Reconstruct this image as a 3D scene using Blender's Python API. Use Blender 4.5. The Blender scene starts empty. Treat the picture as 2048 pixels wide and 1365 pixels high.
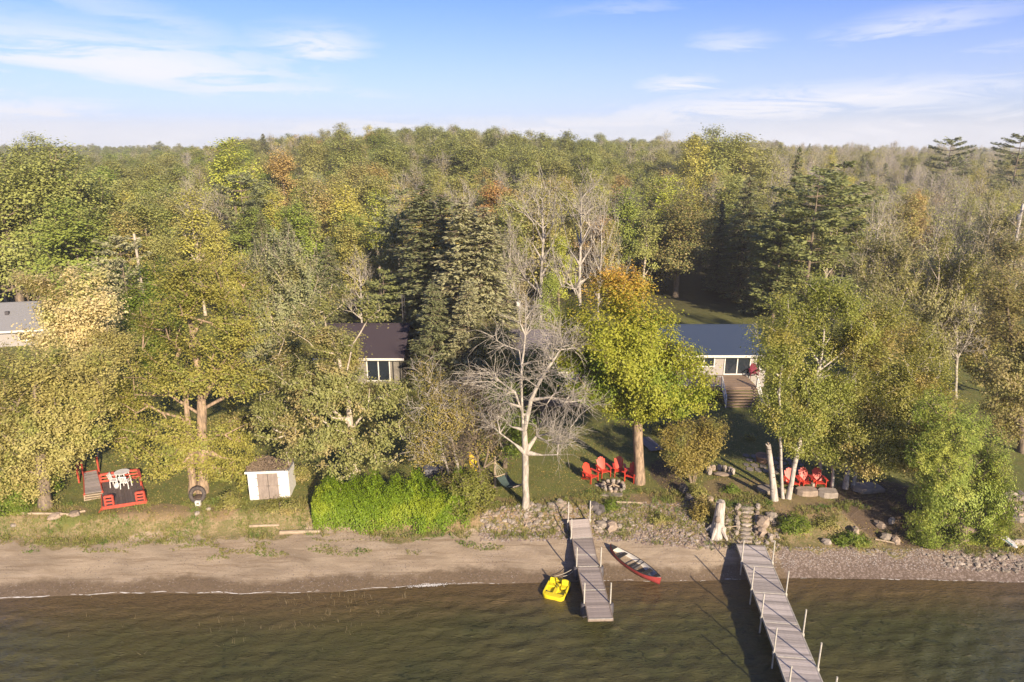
import bpy, math, random
import numpy as np
from mathutils import Vector, Matrix
R = math.radians
rnd = random.Random(7)
npr = np.random.default_rng(11)
scene = bpy.context.scene
COL = scene.collection

# ------------------------------------------------------------------ camera
HC = 23.0; PITCH = R(16.0); F = 1365.0
cam_d = bpy.data.cameras.new('camera'); cam = bpy.data.objects.new('camera', cam_d); COL.objects.link(cam)
cam.location = (0, 0, HC); cam.rotation_euler = (R(90) - PITCH, 0, 0)
cam_d.sensor_width = 36; cam_d.lens = 24; cam_d.clip_end = 6000; cam_d.clip_start = 0.1
scene.camera = cam

# ------------------------------------------------------------------ light
SUN_EL = R(23); SUN_AZ = R(27)      # the sun stands behind the camera, to the right
sdir = Vector((math.sin(SUN_AZ) * math.cos(SUN_EL), -math.cos(SUN_AZ) * math.cos(SUN_EL), math.sin(SUN_EL)))
sl = bpy.data.lights.new('sun', 'SUN'); sl.energy = 4.4; sl.angle = R(0.9); sl.color = (1.0, 0.83, 0.62)
so = bpy.data.objects.new('sun', sl); COL.objects.link(so)
so.rotation_euler = sdir.to_track_quat('Z', 'Y').to_euler()
scene.view_settings.view_transform = 'Standard'; scene.view_settings.look = 'None'
scene.view_settings.exposure = 1.52; scene.view_settings.gamma = 1
scene.view_settings.use_curve_mapping = False
scene.cycles.max_bounces = 8; scene.cycles.diffuse_bounces = 6; scene.cycles.glossy_bounces = 2
scene.cycles.transmission_bounces = 3; scene.cycles.transparent_max_bounces = 6; scene.cycles.volume_bounces = 0
scene.cycles.use_denoising = True

def pdir(px, py):
    dx = (px - 1024) / F; v = (682.5 - py) / F
    return Vector((dx, math.cos(PITCH) + v * math.sin(PITCH), -math.sin(PITCH) + v * math.cos(PITCH)))
def G(px, py, z=0.0):
    d = pdir(px, py); t = (z - HC) / d.z
    return Vector((d.x * t, d.y * t, z))
def PY(px, py, Y):
    d = pdir(px, py); t = Y / d.y
    return Vector((d.x * t, Y, HC + d.z * t))

world = bpy.data.worlds.new('World'); scene.world = world; world.use_nodes = True
wt = world.node_tree; wt.nodes.clear()
class NT:
    def __init__(s, t): s.t = t
    def n(s, typ, **kw):
        nd = s.t.nodes.new(typ)
        for k, v in kw.items():
            if k.startswith('i_'):
                key = k[2:]
                key = int(key) if key.isdigit() else key
                s.set(nd.inputs[key], v)
            else: setattr(nd, k, v)
        return nd
    def set(s, inp, v):
        if hasattr(v, 'is_linked') or isinstance(v, bpy.types.NodeSocket): s.t.links.new(v, inp)
        else: inp.default_value = v
    def math(s, op, a, b=0.0, c=0.0, clamp=False):
        nd = s.t.nodes.new('ShaderNodeMath'); nd.operation = op; nd.use_clamp = clamp
        s.set(nd.inputs[0], a); s.set(nd.inputs[1], b); s.set(nd.inputs[2], c)
        return nd.outputs[0]
    def mix(s, f, a, b, blend='MIX'):
        nd = s.t.nodes.new('ShaderNodeMix'); nd.data_type = 'RGBA'; nd.blend_type = blend
        s.set(nd.inputs[0], f)
        for i, v in ((6, a), (7, b)):
            if isinstance(v, (tuple, list)) and len(v) == 3: v = (*v, 1)
            s.set(nd.inputs[i], v)
        return nd.outputs[2]
    def mr(s, v, a, b, c=0.0, d=1.0):
        nd = s.t.nodes.new('ShaderNodeMapRange'); nd.interpolation_type = 'SMOOTHSTEP'
        for i, x in enumerate((v, a, b, c, d)): s.set(nd.inputs[i], x)
        return nd.outputs[0]
    def mapping(s, vec, scale=(1, 1, 1), rot=(0, 0, 0), loc=(0, 0, 0)):
        nd = s.t.nodes.new('ShaderNodeMapping'); s.t.links.new(vec, nd.inputs[0])
        nd.inputs['Scale'].default_value = scale; nd.inputs['Rotation'].default_value = rot; nd.inputs['Location'].default_value = loc
        return nd.outputs[0]
    def noise(s, vec, scale, detail=3, rough=0.5, dist=0.0):
        nd = s.t.nodes.new('ShaderNodeTexNoise')
        if vec is not None: s.t.links.new(vec, nd.inputs['Vector'])
        nd.inputs['Scale'].default_value = scale; nd.inputs['Detail'].default_value = detail
        nd.inputs['Roughness'].default_value = rough; nd.inputs['Distortion'].default_value = dist
        return nd.outputs[0]
W = NT(wt)
sky = W.n('ShaderNodeTexSky', sky_type='NISHITA', sun_disc=False, sun_elevation=SUN_EL, sun_rotation=math.pi - SUN_AZ)
sky.air_density = 1.0; sky.dust_density = 0.6; sky.ozone_density = 2.5; sky.altitude = 100
tc = W.n('ShaderNodeTexCoord'); dirv = tc.outputs['Generated']
sep = W.n('ShaderNodeSeparateXYZ'); wt.links.new(dirv, sep.inputs[0])
dX, dZ = sep.outputs[0], sep.outputs[2]
warp = W.noise(W.mapping(dirv, (3, 3, 9)), 1.6, 5, 0.6)
fine = W.noise(W.mapping(dirv, (2.4, 2.4, 17), (0, 0.06, 0)), 2.8, 9, 0.66, 0.9)
gen = W.mr(fine, 0.50, 0.80)
mask = W.math('MULTIPLY', gen, 0.30)
for (bx, by, rx, ry, tilt, amp) in [(230, 120, 330, 50, -.06, .75), (480, 170, 330, 20, -.04, .55), (620, 92, 100, 34, .0, .62), (80, 225, 190, 34, 0, .85),
                              (1360, 168, 85, 20, .0, .72), (1500, 212, 470, 36, .07, 1.1), (1700, 190, 200, 14, .12, .9), (1850, 250, 420, 30, .1, .9), (700, 250, 500, 22, .02, .7), (1810, 48, 130, 22, .1, .45),
                              (1470, 84, 70, 22, 0, .42), (2010, 95, 90, 14, .1, .35), (330, 40, 260, 30, -.3, .28), (1250, 15, 130, 12, .05, .2),
                              (1150, 250, 420, 30, .02, .8), (90, 178, 200, 12, 0, .5)]:
    d0 = pdir(bx, by).normalized()
    xx = W.math('SUBTRACT', dX, d0.x); zz = W.math('SUBTRACT', dZ, d0.z)
    xx = W.math('ADD', xx, W.math('MULTIPLY', W.math('SUBTRACT', warp, 0.5), 0.10))
    zz = W.math('ADD', zz, W.math('MULTIPLY', W.math('SUBTRACT', fine, 0.5), 0.06))
    z2 = W.math('SUBTRACT', zz, W.math('MULTIPLY', xx, tilt))
    e = W.math('ADD', W.math('POWER', W.math('DIVIDE', xx, rx / F), 2.0), W.math('POWER', W.math('DIVIDE', z2, ry / F), 2.0))
    g = W.math('EXPONENT', W.math('MULTIPLY', e, -0.9))
    front = W.math('GREATER_THAN', sep.outputs[1], 0.0)
    g = W.math('MULTIPLY', g, front)
    tex = W.mr(fine, 0.34, 0.58, 0.25, 1.0)
    mask = W.math('MAXIMUM', mask, W.math('MULTIPLY', W.math('MULTIPLY', g, tex), min(1.0, amp * 1.45)))
hor = W.mr(dZ, 0.0, 0.075, 1.0, 0.0)
hor2 = W.mr(dZ, 0.0, 0.22, 0.45, 0.0)
mask = W.math('MAXIMUM', mask, W.math('MULTIPLY', hor, W.mr(warp, 0.30, 0.6, 0.7, 1.0)))
mask = W.math('MAXIMUM', mask, hor2)
SKYTINT = W.mix(1.0, sky.outputs[0], (0.345, 0.43, 0.785), 'MULTIPLY')
skyc = W.mix(mask, SKYTINT, (4.05, 4.1, 4.45))
bg = W.n('ShaderNodeBackground'); wt.links.new(skyc, bg.inputs[0]); bg.inputs[1].default_value = 0.083
wo = W.n('ShaderNodeOutputWorld'); wt.links.new(bg.outputs[0], wo.inputs[0])

# ------------------------------------------------------------------ helpers
def setp(o, label=None, cat=None, group=None, kind=None):
    if label: o['label'] = label
    if cat: o['category'] = cat
    if group: o['group'] = group
    if kind: o['kind'] = kind
    return o
def empty(name, loc=(0, 0, 0), rz=0, label=None, cat=None, group=None):
    o = bpy.data.objects.new(name, None); COL.objects.link(o); o.location = loc; o.rotation_euler = (0, 0, rz)
    o.empty_display_size = 0.2
    return setp(o, label, cat, group)
def link(name, me, parent=None, loc=None, rot=None):
    o = bpy.data.objects.new(name, me); COL.objects.link(o)
    if parent: o.parent = parent
    if loc is not None: o.location = loc
    if rot is not None: o.rotation_euler = rot
    return o
def np_mesh(name, verts, quads=None, tris=None, mats=(), smooth=False, midx=None):
    verts = np.asarray(verts, np.float32).reshape(-1, 3)
    me = bpy.data.meshes.new(name)
    nq = 0 if quads is None else len(quads); nt = 0 if tris is None else len(tris)
    me.vertices.add(len(verts)); me.vertices.foreach_set('co', verts.ravel())
    loops = []
    if nq: loops.append(np.asarray(quads, np.int32).ravel())
    if nt: loops.append(np.asarray(tris, np.int32).ravel())
    loops = np.concatenate(loops)
    me.loops.add(len(loops)); me.loops.foreach_set('vertex_index', loops)
    me.polygons.add(nq + nt)
    st = np.concatenate([np.arange(nq) * 4, nq * 4 + np.arange(nt) * 3]).astype(np.int32)
    me.polygons.foreach_set('loop_start', st)
    if midx is not None: me.polygons.foreach_set('material_index', np.asarray(midx, np.int32))
    if smooth: me.polygons.foreach_set('use_smooth', np.ones(nq + nt, bool))
    for m in mats: me.materials.append(m)
    me.update(calc_edges=True)
    return me
class MB:
    def __init__(s): s.v = []; s.f = []; s.m = []; s.cur = 0
    def poly(s, vs, fs):
        b = len(s.v); s.v += [tuple(v) for v in vs]; s.f += [tuple(i + b for i in f) for f in fs]; s.m += [s.cur] * len(fs); return s
    def box(s, c, d, rz=0, rot=None, taper=1.0):
        M = rot if rot is not None else Matrix.Rotation(rz, 3, 'Z')
        vs = []
        for z in (-1, 1):
            k = taper if z > 0 else 1
            for x, y in ((-1, -1), (1, -1), (1, 1), (-1, 1)):
                vs.append(Vector(c) + M @ Vector((x * d[0] / 2 * k, y * d[1] / 2 * k, z * d[2] / 2)))
        return s.poly(vs, [(0, 3, 2, 1), (4, 5, 6, 7), (0, 1, 5, 4), (1, 2, 6, 5), (2, 3, 7, 6), (3, 0, 4, 7)])
    def bar(s, a, b, w, h=None, up=(0, 0, 1)):
        a = Vector(a); b = Vector(b); h = h or w; d = (b - a); L = d.length; z = d.normalized()
        x = z.cross(Vector(up))
        if x.length < 1e-4: x = z.cross(Vector((1, 0, 0)))
        x.normalize(); y = x.cross(z).normalized()
        M = Matrix((x, y, z)).transposed()
        return s.box((a + b) / 2, (w, h, L), rot=M)
    def tube(s, pts, r, n=6, cap=True):
        pts = [Vector(p) for p in pts]; rs = r if isinstance(r, (list, tuple)) else [r] * len(pts)
        rings = []; b = len(s.v); vs = []
        for i, p in enumerate(pts):
            d = (pts[min(i + 1, len(pts) - 1)] - pts[max(i - 1, 0)]).normalized()
            x = d.cross(Vector((0, 0, 1)));
            if x.length < 0.05: x = d.cross(Vector((0, 1, 0)))
            x.normalize(); y = d.cross(x)
            for k in range(n):
                a = 2 * math.pi * k / n; vs.append(p + (x * math.cos(a) + y * math.sin(a)) * rs[i])
        fs = []
        for i in range(len(pts) - 1):
            for k in range(n):
                k2 = (k + 1) % n; fs.append((i * n + k, i * n + k2, (i + 1) * n + k2, (i + 1) * n + k))
        if cap: fs.append(tuple(range(n))); fs.append(tuple((len(pts) - 1) * n + k for k in reversed(range(n))))
        return s.poly(vs, fs)
    def lathe(s, c, prof, n=14):
        vs = []; fs = []
        for (r, z) in prof:
            for k in range(n):
                a = 2 * math.pi * k / n; vs.append((c[0] + r * math.cos(a), c[1] + r * math.sin(a), c[2] + z))
        for i in range(len(prof) - 1):
            for k in range(n):
                k2 = (k + 1) % n; fs.append((i * n + k, i * n + k2, (i + 1) * n + k2, (i + 1) * n + k))
        return s.poly(vs, fs)
    def rock(s, c, d, rz=0, seed=0, sub=1):
        rr = random.Random(seed); vs = []; fs = []
        n, m = 7, 4
        M = Matrix.Rotation(rz, 3, 'Z')
        for j in range(m + 1):
            t = math.pi * j / m
            for k in range(n):
                a = 2 * math.pi * k / n + (j % 2) * .3
                q = 0.8 + rr.random() * .4
                sx = math.copysign(abs(math.sin(t)) ** .6, 1)
                vs.append(Vector(c) + M @ Vector((math.cos(a) * sx * d[0] / 2 * q, math.sin(a) * sx * d[1] / 2 * q, -math.copysign(abs(math.cos(t)) ** .7, math.cos(t)) * d[2] / 2 * (0.9 + rr.random() * .2))))
        for j in range(m):
            for k in range(n):
                k2 = (k + 1) % n; fs.append((j * n + k, j * n + k2, (j + 1) * n + k2, (j + 1) * n + k))
        return s.poly(vs, fs)
    def mesh(s, name, mat, smooth=False):
        me = bpy.data.meshes.new(name); me.from_pydata(s.v, [], s.f)
        for m in (mat if isinstance(mat, (list, tuple)) else [mat]): me.materials.append(m)
        if isinstance(mat, (list, tuple)): me.polygons.foreach_set('material_index', s.m)
        if smooth: me.polygons.foreach_set('use_smooth', [True] * len(me.polygons))
        me.update(); return me
    def build(s, name, mat, parent=None, smooth=False, bevel=0, **kw):
        o = link(name, s.mesh(name, mat, smooth), parent)
        if bevel:
            md = o.modifiers.new('bevel', 'BEVEL'); md.width = bevel; md.segments = 2; md.limit_method = 'ANGLE'
        return setp(o, **kw) if kw else o
def copy_tree(o, parent=None):
    c = o.copy(); COL.objects.link(c); c.parent = parent
    if parent: c.matrix_parent_inverse = o.matrix_parent_inverse
    for ch in KIDS.get(o.name, []) or [x for x in o.children]: copy_tree(ch, c)
    return c
KIDS = {}

# ------------------------------------------------------------------ materials
def new_mat(name):
    m = bpy.data.materials.new(name); m.use_nodes = True; t = m.node_tree; t.nodes.clear()
    N = NT(t); N.out = N.n('ShaderNodeOutputMaterial'); return m, N
def simple(name, c, c2=None, rough=0.7, scale=8, stretch=(1, 1, 1), bump=0.2, metal=0.0, spec=0.3, rpi=0.0, detail=5):
    m, N = new_mat(name); tcn = N.n('ShaderNodeTexCoord'); v = N.mapping(tcn.outputs['Object'], stretch)
    nz = N.noise(v, scale, detail, 0.6)
    c2 = c2 or tuple(x * 0.75 for x in c)
    col = N.mix(N.mr(nz, 0.35, 0.65), c, c2)
    nz2 = N.noise(v, scale * 7, 3, 0.6)
    col = N.mix(N.mr(nz2, 0.3, 0.7, 0.0, 0.3), col, tuple(x * 0.6 for x in c2))
    if rpi:
        g = N.n('ShaderNodeObjectInfo')
        col = N.mix(1.0, col, N.mix(g.outputs['Random'], (1 - rpi,) * 3, (1 + rpi * .5,) * 3), 'MULTIPLY')
    b = N.n('ShaderNodeBsdfPrincipled'); N.set(b.inputs['Base Color'], col)
    b.inputs['Roughness'].default_value = rough; b.inputs['Metallic'].default_value = metal; b.inputs['Specular IOR Level'].default_value = spec
    if bump:
        bm = N.n('ShaderNodeBump'); bm.inputs['Strength'].default_value = bump; bm.inputs['Distance'].default_value = 0.03
        N.set(bm.inputs['Height'], nz2); N.t.links.new(bm.outputs[0], b.inputs['Normal'])
    N.t.links.new(b.outputs[0], N.out.inputs[0]); return m
def foliage(name, a=None, b=None, c=None, top=None, trans=0.42, nscale=0.55):
    """leaf material: a/b mixed leaf by leaf, c in larger patches; without colours it reads the tree's own tint"""
    m, N = new_mat(name); geo = N.n('ShaderNodeNewGeometry'); tcn = N.n('ShaderNodeTexCoord')
    rp = geo.outputs['Random Per Island']; nz = N.noise(tcn.outputs['Object'], nscale, 3, 0.55)
    if a is None:
        at = N.n('ShaderNodeAttribute', attribute_type='INSTANCER', attribute_name='tint')
        at2 = N.n('ShaderNodeAttribute', attribute_type='INSTANCER', attribute_name='tint2')
        a_ = at.outputs['Color']; b_ = at2.outputs['Color']
        col = N.mix(N.mr(N.math('ADD', N.math('MULTIPLY', rp, 0.5), N.math('MULTIPLY', nz, 0.5)), 0.25, 0.75), a_, b_)
    else:
        col = N.mix(N.math('ADD', N.math('MULTIPLY', rp, .55), N.math('MULTIPLY', N.mr(N.noise(tcn.outputs['Object'], 1.3, 3, .6), .35, .65), .45)), a, b)
        if c: col = N.mix(N.mr(nz, 0.50, 0.64), col, c)
        if top:
            sp = N.n('ShaderNodeSeparateXYZ'); N.t.links.new(tcn.outputs['Object'], sp.inputs[0])
            tz = N.math('ADD', sp.outputs[2], N.math('MULTIPLY', N.math('SUBTRACT', nz, 0.5), 7.0))
            tz = N.math('ADD', tz, N.math('MULTIPLY', N.math('SUBTRACT', rp, 0.5), 3.0))
            col = N.mix(N.mr(tz, top[1], top[2]), col, top[0])
    hsv = N.n('ShaderNodeHueSaturation'); N.set(hsv.inputs['Color'], col)
    N.set(hsv.inputs['Value'], N.mr(geo.outputs['Random Per Island'], 0.0, 1.0, 0.84, 1.16))
    d = N.n('ShaderNodeBsdfPrincipled'); N.t.links.new(hsv.outputs[0], d.inputs['Base Color'])
    d.inputs['Roughness'].default_value = 0.55; d.inputs['Specular IOR Level'].default_value = 0.25
    tr = N.n('ShaderNodeBsdfTranslucent')
    N.set(tr.inputs[0], N.mix(1.0, hsv.outputs[0], (1.15, 1.2, 0.55), 'MULTIPLY'))
    mx = N.n('ShaderNodeMixShader'); mx.inputs[0].default_value = trans
    N.t.links.new(d.outputs[0], mx.inputs[1]); N.t.links.new(tr.outputs[0], mx.inputs[2])
    N.t.links.new(mx.outputs[0], N.out.inputs[0]); return m
def bark(name, a, b, scale=3, marks=False):
    m, N = new_mat(name); tcn = N.n('ShaderNodeTexCoord')
    v = N.mapping(tcn.outputs['Object'], (3, 3, 0.6)); nz = N.noise(v, scale, 5, 0.65)
    col = N.mix(N.mr(nz, 0.38, 0.62), a, b)
    if marks:
        v2 = N.mapping(tcn.outputs['Object'], (1.2, 1.2, 6)); n2 = N.noise(v2, 1.6, 3, 0.6)
        col = N.mix(N.mr(n2, 0.60, 0.66), col, (0.05, 0.045, 0.04))
    bb = N.n('ShaderNodeBsdfPrincipled'); N.set(bb.inputs['Base Color'], col); bb.inputs['Roughness'].default_value = 0.85
    bb.inputs['Specular IOR Level'].default_value = 0.15
    bm = N.n('ShaderNodeBump'); bm.inputs['Strength'].default_value = 0.6; bm.inputs['Distance'].default_value = 0.05
    N.set(bm.inputs['Height'], nz); N.t.links.new(bm.outputs[0], bb.inputs['Normal'])
    N.t.links.new(bb.outputs[0], N.out.inputs[0]); return m
BARK = bark('bark_brown', (0.20, 0.155, 0.11), (0.10, 0.08, 0.06))
BARK_PALE = bark('bark_pale', (0.42, 0.36, 0.29), (0.27, 0.225, 0.175))
BARK_TAN = bark('bark_tan', (0.30, 0.215, 0.14), (0.15, 0.11, 0.075))
BARK_BIRCH = bark('bark_birch', (0.40, 0.36, 0.31), (0.28, 0.245, 0.21), marks=True)
BARK_DEAD = bark('bark_dead', (0.37, 0.335, 0.28), (0.22, 0.195, 0.16))

def haze(density=0.00042):
    m, N = new_mat('haze_air'); v = N.n('ShaderNodeVolumePrincipled'); v.inputs['Color'].default_value = (.97, .95, .90, 1); v.inputs['Density'].default_value = density; v.inputs['Anisotropy'].default_value = .2
    N.t.links.new(v.outputs[0], N.out.inputs['Volume'])
    o = MB().box((0, 20, 22), (1860, 1880, 58)).build('haze', m); setp(o, kind='stuff', label='thin autumn haze hanging over the woods', cat='haze'); return o
haze()
# ------------------------------------------------------------------ terrain
def smooth(a, b, x):
    t = np.clip((x - a) / (b - a), 0, 1); return t * t * (3 - 2 * t)
SHX, SHY = zip(*[(G(px, py, 0).x, G(px, py, 0).y) for px, py in ((-60, 1200), (120, 1190), (300, 1184), (500, 1186), (650, 1183), (760, 1176), (850, 1168), (1000, 1166), (1200, 1160), (1350, 1162), (1480, 1158), (1600, 1155), (1750, 1157), (1900, 1160), (2100, 1166))])
def shore(x): return np.interp(x, SHX, SHY)
BBX, BBY = zip(*[(G(px, py, .65).x, G(px, py, .65).y) for px, py in ((-60, 1074), (200, 1082), (400, 1080), (600, 1066), (960, 1070), (1200, 1068), (1400, 1090), (1560, 1096), (1800, 1100), (2000, 1104), (2100, 1110))])
BTX, BTY = zip(*[(G(px, py, 1.6).x, G(px, py, 1.6).y) for px, py in ((-60, 1028), (200, 1030), (400, 1020), (600, 1016), (960, 1020), (1200, 1002), (1400, 1000), (1560, 1010), (1800, 1010), (2000, 1000), (2100, 990))])
def hz(x, y):
    x = np.asarray(x, float); y = np.asarray(y, float)
    s = shore(x); bb = np.interp(x, BBX, BBY); bt = np.interp(x, BTX, BTY)
    bb = np.maximum(bb, s + 1.0); bt = np.maximum(bt, bb + 1.0)
    z = np.where(y < s, -0.16 * (s - y), 0.65 * (y - s) / (bb - s))
    z = np.maximum(z, -2.2)
    z = np.where(y > bb, 0.65 + 0.95 * smooth(0, 1, (y - bb) / (bt - bb)), z)
    up = np.maximum(y - bt, 0)
    z = z + np.minimum(up, 30) * 0.022 + np.clip(up - 30, 0, 100) * 0.014 + np.clip(up - 130, 0, 500) * 0.013
    z = z + 2.0 * np.sin(x * .008 + 1) * smooth(130, 400, y) + np.sin(x * .021 + y * .013) * 0.8 * smooth(90, 200, y)
    z = z + 7.5 * np.exp(-((x + 45) / 75) ** 2 - ((y - 300) / 110) ** 2) + 3.5 * np.exp(-((x - 95) / 40) ** 2 - ((y - 250) / 70) ** 2)
    und = 0.05 * np.sin(x * 1.3 + 2 * np.sin(y * .9)) * np.sin(y * 1.7 + x * .4) + 0.03 * np.sin(x * 3.1 + y * 2.3)
    return z + und * smooth(1.0, 3.0, y - s + 1.0) * (1 - .5 * smooth(0, 1, up))
def H(x, y): return float(hz(x, y))
def GG(px, py, dz=0.0):
    z = 1.5
    for _ in range(8):
        p = G(px, py, z + dz); z = H(p.x, p.y)
    return Vector((p.x, p.y, z))
xs = np.concatenate([-np.geomspace(900, 46, 40), np.linspace(-44, 44, 400), np.geomspace(46, 900, 40)])
ys = np.concatenate([np.linspace(-80, 26, 12), np.linspace(27, 52, 150), np.linspace(52.4, 110, 120), np.geomspace(112, 900, 40)])
XX, YY = np.meshgrid(xs, ys); ZZ = hz(XX, YY)
nx, ny = len(xs), len(ys)
idx = np.arange(nx * ny).reshape(ny, nx)
quads = np.stack([idx[:-1, :-1], idx[:-1, 1:], idx[1:, 1:], idx[1:, :-1]], -1).reshape(-1, 4)
S_ = shore(XX); BB_ = np.maximum(np.interp(XX, BBX, BBY), S_ + 1); BT_ = np.maximum(np.interp(XX, BTX, BTY), BB_ + 1)
from mathutils import noise as mn
_nz = np.array([[mn.fractal(Vector((x * .22, 3.3, 0)), .8, 2.2, 5), mn.fractal(Vector((x * .55, 9.1, 0)), .8, 2.2, 5)] for x in xs])
edge = _nz[:, 0][None, :] * 1.3 + 0.15 * _nz[:, 1][None, :]
a_sand = 1 - smooth(-0.5, 0.5, YY - BB_ + edge)
a_wet = 1 - smooth(0.0, 2.0, YY - S_ + 0.2 * np.sin(XX * .8))
a_lawn = smooth(-0.7, 1.0, YY - BT_ + edge)
a_wood = smooth(76, 92, YY)
def Wpx(px, py): p = GG(px, py); return p.x, p.y
def spot(cx, cy, rx, ry): return np.clip(1.25 - ((XX - cx) / rx) ** 2 - ((YY - cy) / ry) ** 2, 0, 1)
mx_, my_ = Wpx(1780, 1010); a_mulch = spot(mx_, my_, 3.9, 3.8)
mx_, my_ = Wpx(1335, 950); a_mulch = np.maximum(a_mulch, .75 * spot(mx_, my_, 1.5, 3.0))
mx_, my_ = Wpx(1000, 1030); a_dry = spot(mx_, my_, 2.2, 1.2)
for q in ((1480, 980, 2.6, 2.0), (1600, 1010, 3, 1.4), (300, 1050, 3.4, .9), (100, 1050, 3, .8), (880, 1058, 3, .6), (445, 1048, 1.2, .8), (1120, 1010, 2, 1.2), (1330, 1000, 2.5, 1.2)):
    mx_, my_ = Wpx(q[0], q[1]); a_dry = np.maximum(a_dry, spot(mx_, my_, q[2], q[3]))
mx_, my_ = Wpx(1800, 1125); a_peb = (XX > G(1540, 1100, .3).x) * a_sand * np.clip((XX - G(1530, 1100, .3).x) * 1.2, 0, 1)
ter = np_mesh('ground', np.stack([XX, YY, ZZ], -1), quads, smooth=True)
for nm, ar in (('sand', a_sand), ('wet', a_wet), ('lawn', a_lawn), ('wood', a_wood), ('mulch', a_mulch), ('dry', a_dry), ('pebble', a_peb)):
    at = ter.attributes.new(nm, 'FLOAT', 'POINT'); at.data.foreach_set('value', ar.astype(np.float32).ravel())
m, N = new_mat('ground_surface'); tcn = N.n('ShaderNodeTexCoord'); ov = tcn.outputs['Object']
A = {k: N.n('ShaderNodeAttribute', attribute_name=k).outputs['Fac'] for k in ('sand', 'wet', 'lawn', 'wood', 'mulch', 'dry', 'pebble')}
n_lo = N.noise(ov, 0.35, 4, 0.6); n_mid = N.noise(ov, 1.6, 5, 0.65); n_hi = N.noise(ov, 9, 4, 0.7); n_vh = N.noise(ov, 34, 3, 0.7)
def brk(a, amt=0.8):   # break up a soft border with noise
    return N.mr(N.math('ADD', a, N.math('MULTIPLY', N.math('SUBTRACT', N.math('ADD', N.math('MULTIPLY', n_mid, .5), N.math('MULTIPLY', n_hi, .5)), 0.5), amt)), 0.42, 0.62)
lawn = N.mix(N.mr(n_mid, 0.35, 0.65), (0.125, 0.138, 0.036), (0.175, 0.152, 0.050))
lawn = N.mix(N.mr(n_vh, 0.35, 0.7), lawn, (0.070, 0.088, 0.022))
lawn = N.mix(N.mr(n_hi, 0.60, 0.72, 0, .6), lawn, (0.20, 0.155, 0.055))
sand_v = N.mapping(ov, (0.5, 1.6, 1)); n_s = N.noise(sand_v, 1.3, 5, 0.6)
sand = N.mix(N.mr(n_s, 0.35, 0.65), (0.345, 0.28, 0.20), (0.265, 0.21, 0.148))
n_st = N.noise(N.mapping(ov, (0.16, 2.6, 1), (0, 0, R(1.5))), 1.7, 5, 0.62, .5)
sand = N.mix(N.mr(n_st, 0.52, 0.64, 0, .6), sand, (0.19, 0.14, 0.09)); sand = N.mix(N.mr(n_st, 0.30, 0.44, .5, 0), sand, (0.37, 0.31, 0.25))
sand = N.mix(N.mr(n_hi, 0.60, 0.72, 0, .6), sand, (0.13, 0.09, 0.06))
sand = N.mix(N.mr(n_vh, 0.3, 0.7, 0, .3), sand, (0.17, 0.12, 0.08))
wetc = N.mix(N.mr(n_hi, 0.4, 0.62), (0.15, 0.108, 0.068), (0.10, 0.073, 0.046))
sand = N.mix(N.math('MULTIPLY', N.mr(N.math('ADD', A['wet'], N.math('MULTIPLY', N.math('SUBTRACT', n_mid, .5), .9)), 0.3, 0.75), .9), sand, wetc)
vor = N.n('ShaderNodeTexVoronoi'); N.set(vor.inputs['Vector'], ov); vor.inputs['Scale'].default_value = 9
peb = N.mix(vor.outputs['Color'], (0.12, 0.088, 0.07), (0.30, 0.245, 0.215)); peb = N.mix(N.mr(vor.outputs['Distance'], .35, .6, 0, .8), peb, (0.09, 0.065, 0.05))
sand = N.mix(N.math('MULTIPLY', brk(A['pebble']), .8), sand, peb)
bank = N.mix(N.mr(n_mid, 0.4, 0.6), (0.25, 0.185, 0.105), (0.16, 0.13, 0.06))
bank = N.mix(N.mr(n_hi, 0.45, 0.62), bank, (0.105, 0.110, 0.035))
col = N.mix(brk(A['lawn']), bank, lawn)
col = N.mix(N.math('MULTIPLY', brk(A['dry'], 1.2), .6), col, N.mix(n_hi, (0.25, 0.165, 0.10), (0.16, 0.11, 0.06)))
col = N.mix(N.math('MULTIPLY', brk(A['mulch'], .6), .92), col, N.mix(N.mr(n_vh, .4, .65), (0.055, 0.036, 0.026), (0.12, 0.085, 0.06)))
col = N.mix(brk(A['sand'], .7), col, sand)
col = N.mix(A['wood'], col, N.mix(n_mid, (0.045, 0.05, 0.018), (0.09, 0.075, 0.035)))
b = N.n('ShaderNodeBsdfPrincipled'); N.set(b.inputs['Base Color'], col)
N.set(b.inputs['Roughness'], N.mr(N.math('MULTIPLY', A['wet'], A['sand']), 0.2, 1.0, 0.9, 0.45)); b.inputs['Specular IOR Level'].default_value = 0.2
bm = N.n('ShaderNodeBump'); bm.inputs['Strength'].default_value = 0.55; bm.inputs['Distance'].default_value = 0.10
N.set(bm.inputs['Height'], N.math('ADD', n_hi, N.math('MULTIPLY', n_vh, .6))); N.t.links.new(bm.outputs[0], b.inputs['Normal'])
N.t.links.new(b.outputs[0], N.out.inputs[0]); ter.materials.append(m)
setp(link('ground', ter), kind='structure')

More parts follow.
